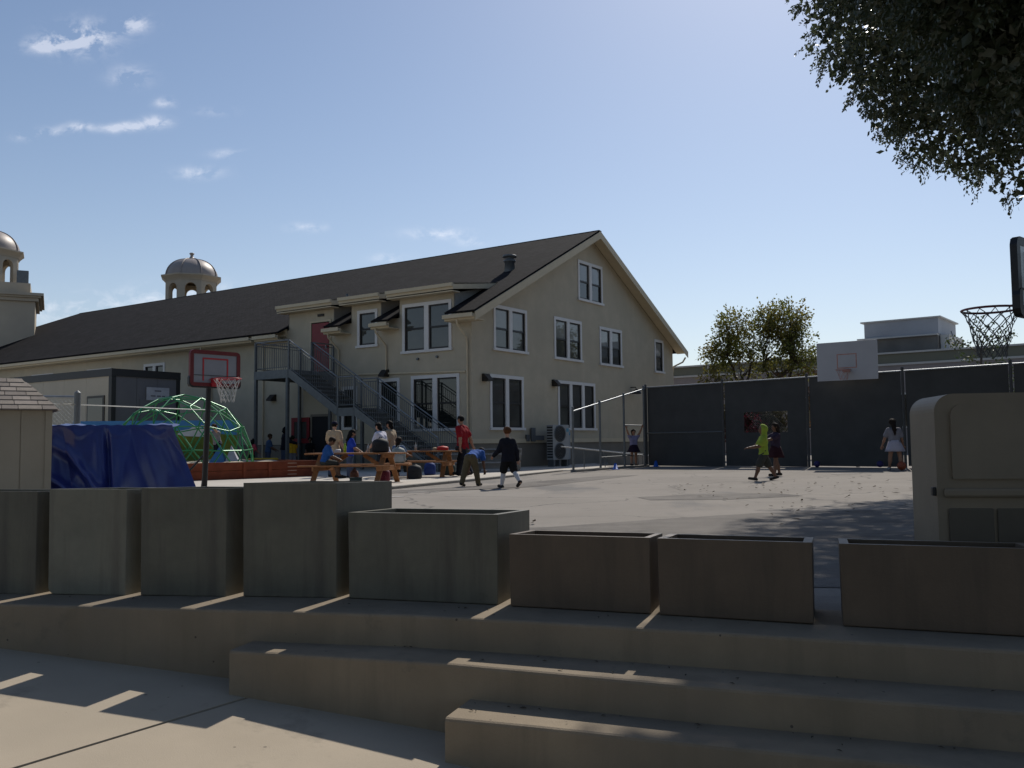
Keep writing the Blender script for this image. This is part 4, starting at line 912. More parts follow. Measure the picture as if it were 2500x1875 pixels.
for t_ in tri:
    a, b, c = (ico[i] for i in t_)
    idx = {(i, j): pid(((a * i + b * j + c * (FQ - i - j)) / FQ).normalized()) for i in range(FQ + 1) for j in range(FQ + 1 - i)}
    for (i, j), p in idx.items():
        for q in ((i + 1, j), (i, j + 1), (i + 1, j - 1)):
            if q in idx: eds.add((min(p, idx[q]), max(p, idx[q])))
RD = 2.14
def dp(v): return Vector((v.x * RD, v.y * RD, v.z * RD))
keep = {i for i, p in enumerate(pts) if p.z > .08}
for i, j in sorted(eds):
    if i in keep and j in keep: MB().tube([dp(pts[i]), dp(pts[j])], .022, 6).build('strut', green, D)
for i in sorted(keep):
    q = dp(pts[i]); nd = MB(); nd.M = Matrix.Translation(q); nd.lathe([(.001, -.032), (.034, -.018), (.034, .018), (.001, .032)], 8); nd.build('joint', green, D)
    if pts[i].z < .26:      # splayed pair of legs under each foot of the dome
        a = math.atan2(q.y, q.x)
        for s in (-1, 1): MB().tube([q, (RD * math.cos(a + s * .16), RD * math.sin(a + s * .16), -.05)], .022, 6).build('leg', green, D)
# painted mural board behind the dome
MU = empty('mural_board', (-12.3, 31.0, 0), R(6)); tag(MU, 'painted mural board with blue sky, white cloud and green hills behind the dome', 'mural')
MB().box(-2.7, 2.75, .02, .05, .1, 1.90).build('board', mat('mural_green', (.10, .135, .02), .8, var=.35, scale=1.6, tint=(.24, .21, .02)), MU)
MB().poly([[(-2.7, 1.62), (-1.2, 1.56), (.3, 1.58), (1.3, 1.5), (2.75, 1.38), (2.75, 1.90), (-2.7, 1.90)]], (0, .018, 0), (1, 0, 0), (0, 0, 1), .003).build('sky_paint', mat('mural_blue', (.06, .20, .42), .8, var=.15, scale=2), MU)
MB().poly([[(.75, 1.42), (1.0, 1.36), (1.7, 1.33), (1.75, 1.5), (1.55, 1.66), (1.3, 1.7), (1.15, 1.6), (.85, 1.55)]], (0, .014, 0), (1, 0, 0), (0, 0, 1), .003).build('cloud_paint', mat('mural_white', (.55, .53, .56), .8), MU)
for cx, cz, r in ((-.95, 1.3, .17), (-.1, 1.17, .14), (-1.9, 1.2, .2)): MB().poly([[(cx + r * math.cos(k * .6283), cz + r * .9 * math.sin(k * .6283)) for k in range(10)]], (0, .013, 0), (1, 0, 0), (0, 0, 1), .003).build('bush_paint', mat('mural_dark_green', (.02, .035, .01), .8), MU)
for x in (-2.5, 0, 2.6): MB().box(x - .04, x + .04, .05, .13, 0, 1.9).build('post', wood, MU)
# little blue and white pop-up tent in the sand
PT = empty('toy_tent', (-8.85, 27.75, WZ + .45), R(10)); tag(PT, 'small blue and white toy tent on the sand under the dome', 'toy tent')
MB().add([(-.42, -.3, 0), (.05, -.3, 0), (-.12, 0, .55), (-.42, .3, 0), (.05, .3, 0)], [(0, 1, 2), (3, 2, 4), (0, 2, 3)]).build('flap', mat('tent_blue', (.05, .16, .36), .7), PT); MB().add([(.05, -.3, 0), (.45, -.3, 0), (.2, 0, .52), (.05, .3, 0), (.45, .3, 0)], [(0, 1, 2), (3, 2, 4), (1, 4, 2), (0, 2, 3)]).build('flap', mat('tent_white', (.35, .36, .42), .7), PT)
MB().box(-.4, .43, -.28, .28, -.01, .01).build('groundsheet', mat('tent_blue', (.05, .16, .36)), PT)
o = MB().box(-.55, .55, -.14, .14, 0, .13).build('toy_slide', mat('yellow_plastic', (.55, .36, .02), .5), loc=(-9.55, 34.6, WZ), rz=R(20), bevel=.03); o.location.z = .40
tag(o, 'yellow plastic toy resting on the wall bench near the seated children', 'toy')
bl = MB(); bl.box(-1.6, 1.6, -.2, .2, .30, .345)
bn = empty('wall_bench', (-9.3, 34.6, WZ), R(20)); MB().box(-1.6, 1.6, -.2, .2, .30, .345).build('seat', wood, bn)
for x in (-1.4, 1.4): MB().box(x - .04, x + .04, -.18, .18, 0, .30).build('leg', wood, bn)
tag(bn, 'low wooden bench by the stucco wall behind the sandpit', 'bench')

# ================================================================ picnic tables
def picnic(loc, rz, label, L=2.44, w_=.74):
    T = empty('picnic_table', loc, rz); tag(T, label, 'picnic table', 'wooden picnic tables')
    n = 5; pw = w_ / n
    for k in range(n): MB().box(-L / 2, L / 2, -w_ / 2 + k * pw + .004, -w_ / 2 + (k + 1) * pw - .004, .715, .755).build('table_plank', wood, T, bevel=.004)
    for s in (-1, 1):
        for k in range(2):
            y0 = s * .62 + (k - 1) * .135 + .0; MB().box(-L / 2, L / 2, y0 + .004, y0 + .131, .42, .458).build('bench_plank', wood, T, bevel=.004)
    for x in (-L / 2 + .38, L / 2 - .38):
        for s in (-1, 1): MB().bar((x, s * .70, 0), (x, s * .18, .715), .04, .13, up=(1, 0, 0)).build('leg', wood, T)
        MB().box(x + .021, x + .06, -.76, .76, .315, .42).build('cross_beam', wood, T); MB().box(x + .021, x + .06, -.36, .36, .625, .715).build('table_beam', wood, T)
        sgn = 1 if x < 0 else -1; MB().bar((x + sgn * .06, 0, .36), (x + sgn * .62, 0, .70), .04, .09).build('brace', wood, T)
    return T
picnic((-3.93, 22.6, WZ), R(-14), 'wooden picnic table with a boy in blue seated on its bench')
picnic((-2.75, 26.5, WZ), R(-8), 'wooden picnic table with a red bag on top beside the man in red')
# things on and around the tables
def bag(loc, rz, m, label, sx=.32, sy=.22, sz=.42, strap=True, m2=None):
    T = empty('backpack', loc, rz)
    n, k = 16, 9; V = []
    for j in range(k):
        f = j / (k - 1); s = min(1.0, .86 + 1.6 * f) * math.sqrt(max(.02, 1 - max(0.0, (f - .55) / .45) ** 2.6))
        for i in range(n):
            a = 2 * math.pi * i / n; ca_, sa_ = math.cos(a), math.sin(a); p = 2.6
            rr_ = 1 / (abs(ca_) ** p + abs(sa_) ** p) ** (1 / p); V.append((sx / 2 * rr_ * ca_ * s, sy / 2 * rr_ * sa_ * s * (1 + .15 * math.sin(3 * f + i)), f * sz))
    Fc = [(j * n + i, j * n + (i + 1) % n, (j + 1) * n + (i + 1) % n, (j + 1) * n + i) for j in range(k - 1) for i in range(n)]
    npmesh('sack', V, Fc, m, T, True)
    MB().poly([rounded(-sx * .34, sx * .34, sz * .08, sz * .48, .05, 4)], (0, -sy * .44, 0), (1, 0, 0), (0, 0, 1), .05).build('pocket', m2 or m, T, bevel=.015)
    MB().tube([(-.04, 0, sz * .96), (-.02, 0, sz * 1.06), (.02, 0, sz * 1.06), (.04, 0, sz * .96)], .012, 6).build('handle', m2 or m, T)
    if strap:
        for s in (-1, 1): MB().tube([(s * .09, sy * .4, sz * .9), (s * .11, sy * .85, sz * .6), (s * .09, sy * .42, sz * .12)], .018, 6).build('strap', m2 or m, T)
    tag(T, label, 'backpack', 'bags around the picnic tables'); return T
cl_black = mat('black_nylon', (.012, .012, .014), .7, var=.2, scale=12); cl_green = mat('grey_green_nylon', (.22, .25, .24), .6, var=.25, scale=9)
cl_red = mat('red_nylon', (.45, .015, .012), .6, var=.1); cl_mar = mat('maroon_nylon', (.10, .006, .02), .7, var=.1); cl_bro = mat('brown_leather', (.12, .045, .025), .6, var=.1)
TZ = WZ + .757
bag((-3.28, 22.42, TZ), R(10), cl_black, 'black backpack lying on the table by the seated boy', .42, .3, .36)
bag((-2.05, 26.45, TZ), R(5), cl_red, 'bright red bag lying on the picnic table beside the man in red', .34, .26, .13, False)
bag((-1.5, 26.35, TZ), R(40), cl_black, 'black bag on the table end beside the man in red', .36, .26, .16, False)
bag((-3.35, 23.35, WZ), R(-10), cl_mar, 'maroon backpack on the ground beneath the boy\'s table', .36, .26, .34)
bag((-3.95, 22.55, WZ), R(20), cl_bro, 'brown satchel on the ground beside the seated boy', .22, .2, .34, False)
bag((-2.7, 24.9, WZ), R(0), cl_black, 'black backpack on the shaded ground between the two tables', .40, .3, .4)
bag((-1.95, 27.6, WZ), R(0), mat('dark_green_nylon', (.02, .035, .03), .7), 'dark green backpack on the ground beyond the table with the red bag', .42, .3, .38)
bag((-2.55, 27.8, WZ), R(0), mat('blue_nylon', (.02, .05, .22), .7), 'blue backpack on the ground beyond the table with the red bag', .36, .26, .4)
o = MB().box(-.14, .14, -.1, .1, 0, .15).box(-.15, .15, -.11, .11, .15, .18).build('lunch_box', mat('dark_teal', (.012, .03, .03), .6), loc=(-3.75, 21.6, WZ), rz=R(5), bevel=.01); tag(o, 'dark teal lunch box on the pavement beside the boy\'s table', 'lunch box')
def bottle(loc, m, label, h=.24, r=.036):
    o = MB().lathe([(.001, 0), (r, .004), (r, h * .62), (r * .45, h * .82), (r * .4, h * .9), (r * .46, h * .9), (r * .46, h), (.001, h)], 14).build('bottle', m, loc=loc); tag(o, label, 'bottle', 'bottles on the tables'); return o
bottle((-4.22, 22.75, TZ), mat('lime_plastic', (.28, .5, .03), .4), 'lime green bottle standing on the boy\'s table'); bottle((-2.85, 26.55, TZ), mat('clear_plastic', (.35, .38, .38), .25), 'clear bottle standing on the table with the red bag'); bottle((-3.62, 22.65, TZ), mat('clear_plastic', (.35, .38, .38)), 'clear bottle standing on the boy\'s table beside the black backpack', .22)
for x, y, rz, nm in ((-4.38, 22.6, 12, 'crumpled white paper bag on the boy\'s table'), (-2.3, 26.5, 40, 'tan paper bag on the table next to the red bag')):
    mb = MB(); mb.hexa([(-.09, -.06, 0), (.09, -.05, 0), (.08, .06, 0), (-.08, .05, 0), (-.07, -.03, .09), (.06, -.045, .07), (.08, .03, .10), (-.06, .04, .06)]); o = mb.build('paper_bag', mat('white_paper', (.6, .6, .58), .8) if 'white' in nm else mat('kraft_paper', (.4, .3, .18), .8), loc=(x, y, TZ), rz=R(rz), bevel=.012); tag(o, nm, 'paper bag')
o = MB().box(-.18, .18, -.13, .13, 0, .02).box(-.15, .16, -.12, .12, .021, .05).build('book_stack', mat('book_cover', (.05, .05, .07), .5), loc=(-2.55, 26.45, TZ), rz=R(15)); tag(o, 'flat dark books lying on the table next to the red bag', 'book')

# ================================================================ by the gable: heat pumps, ramp rails, plank steps
def hv(label, loc, rz, fans=2, h=1.55):
    A = empty('heat_pump', loc, rz); tag(A, label, 'heat pump', 'heat pump units by the gable wall')
    m = mat('unit_grey', (.30, .31, .31), .5, var=.06); MB().box(-.46, .46, 0, .36, .32, .32 + h).build('casing', m, A, bevel=.012)
    for k in range(fans):
        zc = .32 + h * (k + .5) / fans
        rg = MB(); rg.M = Matrix.Translation((-.08, -.012, zc)) @ Matrix.Rotation(R(90), 4, 'X'); rg.lathe([(.30, 0), (.33, .012), (.30, .02)], 22)
        for q in range(5): torus_ring(rg, (0, 0, .015), .05 + .055 * q, .006, 18, 4)
        rg.M = Matrix(); rg.build('fan_grille', galv_d, A)
        bd = MB(); bd.M = Matrix.Translation((-.08, -.004, zc)) @ Matrix.Rotation(R(90), 4, 'X'); bd.lathe([(.30, 0), (.001, .001)], 22); bd.build('fan_opening', black_m, A)
    for k in range(12): MB().box(-.466, -.4605, .03, .33, .40 + k * h / 13, .40 + k * h / 13 + .06).build('louvre', black_m, A)
    MB().box(.30, .44, -.006, -.0, .32 + h * .8, .32 + h * .9).build('label_plate', mat('blue_label', (.08, .25, .35), .5), A)
    MB().box(-.42, -.34, .02, .34, 0, .32).box(.34, .42, .02, .34, 0, .32).build('stand', galv_d, A); return A
def gl_(x, off, z=0): p = Vector((-1.47, 33.0)) + Vector((.5628, .8266)) * x - Vector((-.8266, .5628)) * off; return (p.x, p.y, z)
GR = R(90 - 34.25)
hv('grey twin-fan heat pump unit standing by the gable wall', gl_(4.2, 1.25, 0), GR - R(12), 2, 1.38)
hv('grey heat pump unit half hidden behind the twin-fan unit', gl_(5.3, .75, 0), GR, 2, 1.22)
o = MB().box(-.14, .14, -.06, 0, 0, .55).box(.14, .8, -.05, -.02, .05, .24).build('electric_box', galv_d, loc=gl_(3.95, .06, 1.05), rz=GR); tag(o, 'dark electric switch box with conduit on the gable wall beside the heat pump', 'electric box')
RM = empty('access_ramp', gl_(0, 0, 0), GR); tag(RM, 'concrete access ramp with steel pipe handrails along the gable wall', 'ramp')
MB().hexa([(6.3, -3.6, -.1), (16.6, -3.6, -.1), (16.6, -2.2, -.1), (6.3, -2.2, -.1), (6.3, -3.6, .46), (16.6, -3.6, .0), (16.6, -2.2, .0), (6.3, -2.2, .46)]).build('ramp_slab', curb_m, RM)
for off, (xa, za), (xb, zb) in ((-3.6, (.3, .86), (8.2, .34)), (-2.2, (2.85, .86), (10.4, .38))):
    MB().tube([(xa, off, za), (xb, off, zb), (xb + .12, off, zb - .08), (xb + .12, off, -.05)], .021, 7).build('handrail', galv, RM)
    for k in range(1, 5): x = xa + (xb - xa) * k / 5; z = za + (zb - za) * k / 5; MB().tube([(x, off, -.05), (x, off, z)], .018, 6).build('post', galv_d, RM)
PS = empty('plank_bleacher', (-1.25, 30.4, WZ), R(-4)); tag(PS, 'low grey plank bleacher in the shade below the building corner', 'bleacher')
gp = mat('weathered_plank', (.27, .27, .27), .8, var=.15, scale=4)
for k, (y, z) in enumerate(((.0, .28), (.38, .56), (.76, .72))):
    MB().box(-1.4, 1.5, y, y + .26, z, z + .045).build('plank', gp, PS); MB().box(-1.4, 1.5, y + .262, y + .285, z - .2, z).build('riser_board', gp, PS)
for x in (-1.3, 0.05, 1.4): MB().hexa([(x - .03, 0, 0), (x + .03, 0, 0), (x + .03, 1.0, 0), (x - .03, 1.0, 0), (x - .03, 0, .28), (x + .03, 0, .28), (x + .03, 1.0, .70), (x - .03, 1.0, .70)]).build('leg', galv_d, PS)

# ================================================================ flat-roofed building beyond the fence
FB = empty('flat_roofed_building', (10.76, 60.0, 0), math.atan2(-12.7, 16.26)); tag(FB, 'long low grey-green flat-roofed building with rooftop penthouse beyond the fence', 'building')
fw = mat('grey_green_wall', (.17, .17, .13), .9, var=.08, scale=.5, bump=.1); fwl = mat('pale_coping', (.50, .49, .46), .8, var=.05); fw2 = mat('mauve_wall', (.27, .24, .23), .9, var=.06, scale=.6); pent = mat('penthouse_grey', (.36, .37, .39), .8, var=.12, scale=.4)
MB().box(-6, 34, 0, 12, 5.3, 5.85).build('parapet_wall', fw, FB); MB().box(-6, 34, -.1, 12, 5.85, 5.95).build('coping', fwl, FB)
MB().box(-6, 34, -.12, 0, 5.18, 5.30).build('ledge', fwl, FB); MB().box(-6, 34, -.05, 12, -.5, 5.18).build('wall', fw2, FB)
for k in range(9): wn = MB().box(-4 + k * 4.2, -1.8 + k * 4.2, -.09, -.051, 1.6, 3.6).build('window', fwl, FB); MB().box(-3.9 + k * 4.2, -1.9 + k * 4.2, -.1, -.091, 1.7, 3.5).build('pane', glass_d, wn)
PX0, PX1, PY = 11.95, 15.96, 2.2
MB().box(PX0, PX1, PY, PY + 4.5, 5.95, 6.98).build('penthouse_wall', mat('penthouse_brown', (.17, .155, .135), .9, var=.2, scale=.6), FB); MB().box(PX0 - .5, PX1 + .0, PY - .25, PY + 4.5, 6.98, 7.06).build('penthouse_ledge', fwl, FB)
MB().box(PX0 - .1, PX1 + .05, PY - .06, PY + 4.4, 7.06, 8.0).build('penthouse_upper_wall', pent, FB); MB().box(PX0 - .3, PX1 + .2, PY - .15, PY + 4.5, 8.0, 8.08).build('penthouse_coping', fwl, FB)
MB().box(PX1 + .06, PX1 + .55, PY + .3, PY + 4, 5.95, 7.0).build('stair_housing', fwl, FB); MB().bar((PX1 + .95, PY + .5, 5.95), (PX1 + .6, PY + .5, 7.2), .05, .05).build('roof_ladder', galv_d, FB)
MB().tube([(2.6, -.12, 5.2), (2.6, -.12, 5.9)], .05, 6).build('downspout', fwl, FB)
# ================================================================ trees and shrubs
bark = mat('bark', (.075, .055, .04), .95, var=.25, scale=9, bump=.6, bscale=20)
bark_g = mat('grey_bark', (.11, .095, .08), .95, var=.25, scale=9, bump=.6, bscale=20)
def leaf_quads(P, size, rg, elong=1.7, droop=.0, axis=None, curl=.15):
    """one bent diamond leaf per point"""
    n = len(P); d = rg.normal(size=(n, 3)) if axis is None else axis + rg.normal(size=(n, 3)) * .55
    d[:, 2] -= droop; d /= np.linalg.norm(d, axis=1, keepdims=True)
    r = rg.normal(size=(n, 3)); s = np.cross(d, r); s /= np.linalg.norm(s, axis=1, keepdims=True) + 1e-9
    nn = np.cross(d, s); L = (size * rg.uniform(.65, 1.25, n))[:, None]; Wd = L / elong * .5
    V = np.stack([P, P + d * L * .5 + s * Wd + nn * L * curl * .3, P + d * L, P + d * L * .5 - s * Wd + nn * L * curl * .3], 1)
    return V.reshape(-1, 3)
def leaf_obj(name, V, m, parent):
    n = len(V) // 4; o = npmesh(name, V, np.arange(n * 4).reshape(n, 4), m, parent); o['kind'] = 'stuff'; return o
def limb(mb, p, q, r0, r1, rg, n=5, wob=.06):
    p, q = Vector(p), Vector(q); L = (q - p).length; pts = []
    for k in range(n + 1):
        f = k / n; w_ = math.sin(f * math.pi) * L * wob; pts.append(p.lerp(q, f) + Vector((rg.uniform(-1, 1), rg.uniform(-1, 1), rg.uniform(-.4, .8))) * w_)
    mb.tube(pts, [r0 + (r1 - r0) * k / n for k in range(n + 1)], 7); return pts
def tree(name, label, loc, trunks, lobes, leafm, lsize, per, barkm, rg, group=None, spray=7, fill=.55, cat='tree'):
    """trunks: base->fork lines (local); lobes: (centre, radii, number of sprays)"""
    T = empty(name, loc); mb = MB()
    forks = []
    for a, b, r0, r1 in trunks: forks.append((limb(mb, a, b, r0, r1, rg, 6, .03), r1))
    LV = []
    for c, rad, n in lobes:
        c, rad = np.array(c, float), np.array(rad, float)
        fk = min(forks, key=lambda f: (f[0][-1] - Vector(c)).length); st = fk[0][-1]
        nb = max(4, n // 14); tips = []
        for k in range(nb):
            u = rg.normal(size=3); u /= np.linalg.norm(u); u[2] = u[2] * .8 + .2; tip = c + u * rad * rg.uniform(.55, .95)
            pts = limb(mb, st.lerp(Vector(c), .25 * rg.random()), tip, fk[1] * .55, .008, rg, 5, .09); tips += [np.array(p) for p in pts[2:]]
        tips = np.array(tips)
        u = rg.normal(size=(n, 3)); u /= np.linalg.norm(u, axis=1, keepdims=True); f = rg.uniform(fill, 1.06, n)[:, None]
        base = c + u * rad * f; near = tips[rg.integers(0, len(tips), n)]; k = rg.random((n, 1)) * .35; base = base * (1 - k) + near * k
        dr = u + rg.normal(size=(n, 3)) * .5; dr /= np.linalg.norm(dr, axis=1, keepdims=True)
        for q in range(spray):
            t = q / spray * lsize * 4.2; P = base + dr * t + rg.normal(size=(n, 3)) * lsize * .55; LV.append(leaf_quads(P, lsize, rg, 1.5, .25, dr))
        for q in range(0, n, 3): p = base[q]; e = p + dr[q] * lsize * 4; mb.tube([p - dr[q] * lsize * 2, e], [.007, .003], 4)
    o = mb.build('trunk', barkm, T); leaf_obj('crown', np.concatenate(LV), leafm, T)
    tag(T, label, cat, group); return T
lf_auto = mat('autumn_leaf', (.15, .165, .04), .6, var=.5, scale=3.0, tint=(.20, .15, .03), spec=.3, trans=.5)
lf_dark = mat('dark_leaf', (.062, .080, .045), .38, var=.3, scale=5, tint=(.075, .08, .035), spec=.6, trans=.35)
lf_yng = mat('young_leaf', (.06, .09, .025), .55, var=.35, scale=4, tint=(.09, .09, .03), trans=.35)
lf_yel = mat('yellowing_leaf', (.15, .13, .02), .6, var=.4, scale=4, trans=.4)
rg = np.random.default_rng(11)
GT = 'trees beyond the fence'
tree('street_tree', 'broad autumn tree with a dense rounded crown behind the white backboard', (12.35, 42, 0),
     [((0, 0, -.2), (.1, 0, 3.9), .17, .12), ((.0, 0, 2.6), (-.55, .1, 4.6), .08, .05), ((.05, 0, 2.6), (.9, .1, 4.6), .08, .05)],
     [((.5, 0, 6.5), (1.0, 1.1, .98), 480), ((-.45, .2, 6.65), (.6, .8, .6), 150), ((1.05, 0, 5.2), (1.0, 1.0, 1.0), 200), ((-.1, 0, 5.2), (1.1, 1.2, 1.0), 170), ((.4, 0, 4.2), (1.5, 1.2, .6), 120), ((1.5, 0, 4.6), (.55, .8, .6), 60)], lf_auto, .13, 0, bark, rg, GT, 6, .45)
tree('street_tree', 'slimmer autumn tree with two leafy clumps next to the school gable', (10.85, 42, 0),
     [((0, 0, -.2), (-.1, 0, 3.9), .13, .08), ((-.08, 0, 3.2), (-.75, 0, 4.9), .07, .05), ((0, 0, 3.2), (.4, .1, 4.7), .06, .05)],
     [((-.5, 0, 6.35), (.58, .8, .75), 190), ((-.85, 0, 5.35), (.76, .9, .74), 260), ((.15, 0, 5.5), (.55, .7, .8), 110), ((-1.35, 0, 4.75), (.5, .6, .6), 90), ((-.3, 0, 4.4), (1.2, .8, .5), 60)], lf_auto, .13, 0, bark, rg, GT, 6, .5)
tree('street_shrub', 'yellowing shrub peeking over the fence next to the school gable', (9.0, 40.5, 0), [((0, 0, -.1), (0, 0, 2.6), .06, .04)], [((0, 0, 3.7), (.5, .6, .8), 120), ((.75, 0, 3.45), (.6, .5, .4), 70), ((0, 0, 2.4), (.7, .6, .9), 80)], lf_yel, .10, 0, bark, rg, 'shrubs beyond the fence', 5, cat='shrub')
tree('street_shrub', 'russet shrub row between the backboard and the autumn trees', (13.6, 40.5, 0), [((0, 0, -.1), (0, 0, 2.2), .06, .04)], [((0, 0, 3.55), (1.0, .6, .75), 150), ((-1.7, 0, 3.3), (1.0, .6, .6), 110), ((0, 0, 2), (1.2, .6, 1.2), 60)], mat('russet_leaf', (.13, .055, .015), .6, var=.45, scale=4, trans=.4), .10, 0, bark, rg, 'shrubs beyond the fence', 5, cat='shrub')
# sapling seen through the net of the near hoop
T = empty('sapling', (16.2, 31, 0)); mb = MB(); LV = []
mb.tube([(0, 0, -.1), (.02, 0, 2.4), (0, 0, 3.6), (.04, 0, 4.1)], [.055, .05, .04, .035], 8)
brs = [((.02, 0, 4.05), (.0, 0, 5.15)), ((.02, 0, 4.0), (.75, -.2, 4.75)), ((.02, 0, 3.95), (.9, .1, 4.35)), ((0, 0, 3.9), (-.85, .1, 4.45)), ((0, 0, 3.95), (-.35, -.1, 4.95)), ((.02, 0, 4.02), (.4, .1, 4.95)), ((0, 0, 3.6), (-.7, 0, 3.85)), ((0, 0, 3.5), (.75, 0, 3.7)), ((.4, 0, 4.4), (1.15, -.1, 4.6)), ((-.4, 0, 4.2), (-1.15, 0, 4.35))]
for a, b in brs:
    pts = limb(mb, a, b, .022, .006, rg, 5, .05)
    for p in pts[2:]:
        q = np.array(p) + rg.normal(size=(11, 3)) * .085; LV.append(leaf_quads(q, .11, rg, 1.6, .5))
mb.build('trunk', bark_g, T); leaf_obj('crown', np.concatenate(LV), lf_yng, T); tag(T, 'thin young tree with sparse leaves seen behind the near hoop net', 'tree', GT)
for x, y, lb, m in ((16.0, 29.2, 'low shrub with pale leaf tips rising behind the fence near the sapling', lf_yng), (17.6, 28.2, 'leafy shrub rising behind the fence to the sapling\'s far side', lf_yng)):
    tree('street_shrub', lb, (x, y, 0), [((0, 0, -.1), (0, 0, 2.0), .05, .03)], [((0, 0, 2.7), (.8, .5, .62), 90), ((.3, 0, 1.8), (.9, .5, .8), 60)], m, .10, 0, bark, rg, 'shrubs beyond the fence', 5, cat='shrub')
# shrubs seen through the window cut in the screen
tree('flowering_shrub', 'crimson flowering shrub seen through the gap cut in the fence screen', (8.35, 32.6, 0), [((0, 0, -.1), (0, 0, .9), .05, .03)], [((0, 0, 1.45), (.75, .5, .55), 220), ((-.2, 0, .8), (.7, .5, .6), 60)], mat('crimson_leaf', (.11, .012, .022), .6, var=.4, scale=6, trans=.4), .075, 0, bark, rg, 'shrubs beyond the fence', 6, .2, cat='shrub')
tree('olive_shrub', 'olive green shrub seen through the gap cut in the fence screen', (9.4, 33.2, 0), [((0, 0, -.1), (0, 0, 1.0), .06, .04)], [((-.5, .2, 1.75), (1.9, .35, .95), 1900), ((0, .4, .9), (1.4, .5, .8), 100)], mat('olive_leaf', (.075, .068, .030), .7, var=.35, scale=6, trans=.3), .08, 0, bark, rg, 'shrubs beyond the fence', 6, .1, cat='shrub')

# big shade tree whose crown hangs over the steps
rg = np.random.default_rng(5)
T = empty('shade_tree', (11.2, 14.2, gz(11.2))); mb = MB()
mb.tube([(0, 0, -.3), (.05, .02, 1.2), (-.05, .05, 2.6), (-.1, .05, 4.2)], [.42, .33, .29, .26], 14)
lob = [((-1.0, -2.2, 9.55), (5.5, 4.2, 4.7), 13500, 11), ((.95, 5.0, 11.4), (5.4, 4.9, 4.9), 4600, 11), ((2.5, -3.0, 10.5), (6, 5, 5.0), 2600, 6), ((-3.15, .0, 10.8), (3.5, 3.9, 2.7), 2200, 9), ((-2.9, -7.0, 9.3), (4.6, 4.3, 3.0), 2600, 7)]  # last lobe is unseen, added to block skylight over the right-hand steps
for (c, r, ns, dn) in lob:
    for k in range(13):
        u = rg.normal(size=3); u /= np.linalg.norm(u); u[2] = abs(u[2]) * .6 - .1; tip = np.array(c) + u * np.array(r) * rg.uniform(.5, .85); limb(mb, (-.1, .05, 4.0), tip, .12, .015, rg, 6, .06)
mb.build('trunk', bark_g, T)
LV = []
for (c, r, ns, dn) in lob:
    c, r = np.array(c), np.array(r)
    def lump(u): return 1 + .055 * np.sin(u[:, 0] * 7 + u[:, 2] * 5) + .05 * np.sin(u[:, 1] * 11 + u[:, 2] * 9) + .03 * np.sin(u[:, 0] * 19 - u[:, 1] * 17 + 2)
    # inner mass: larger leaves, dense right up to the shell
    n = ns * dn; u = rg.normal(size=(n, 3)); u /= np.linalg.norm(u, axis=1, keepdims=True); P = c + u * r * (rg.random((n, 1)) ** .33) * (.985 * lump(u))[:, None]; LV.append(leaf_quads(P, .20, rg, 1.6))
    # outer boughs: clumps of leafy twigs that reach out of the mass and hang a little
    nc = ns // 9; uc = rg.normal(size=(nc, 3)); uc /= np.linalg.norm(uc, axis=1, keepdims=True)
    bc = c + uc * r * (rg.uniform(.90, 1.0, nc) * lump(uc))[:, None]; dc = uc + rg.normal(size=(nc, 3)) * .35; dc[:, 2] -= .22; dc /= np.linalg.norm(dc, axis=1, keepdims=True)
    base = np.repeat(bc, 9, 0) + rg.normal(size=(nc * 9, 3)) * .13; d = np.repeat(dc, 9, 0) + rg.normal(size=(nc * 9, 3)) * .42; d /= np.linalg.norm(d, axis=1, keepdims=True); ln = np.repeat(rg.uniform(.15, .42, nc), 9)[:, None] * rg.uniform(.7, 1.1, (nc * 9, 1))
    for q in range(12):
        t = q / 11; P = base + d * (t * ln) + np.array([0, 0, -.10]) * t * t + rg.normal(size=(len(base), 3)) * .016; LV.append(leaf_quads(P, .092, rg, 2.0, .25, d, .2))
leaf_obj('crown', np.concatenate(LV), lf_dark, T)
tag(T, 'large dark-leaved shade tree overhanging the concrete steps', 'tree')
# unseen trees added behind the viewer to darken planters and risers; windows hint at trees
for (x, y, rz, lb) in ((3.5, -13.5, 70, 'large dark-leaved shade tree added out of view at the open end of the lower plaza'), (-11.5, -12.0, 200, 'large dark-leaved shade tree added out of view at the sloping top of the lower plaza')):
    c = dup(T); c.location = (x, y, -1.2); c.rotation_euler = (0, 0, R(rz)); c['label'] = lb; c['group'] = 'shade trees around the plaza'
T['group'] = 'shade trees around the plaza'
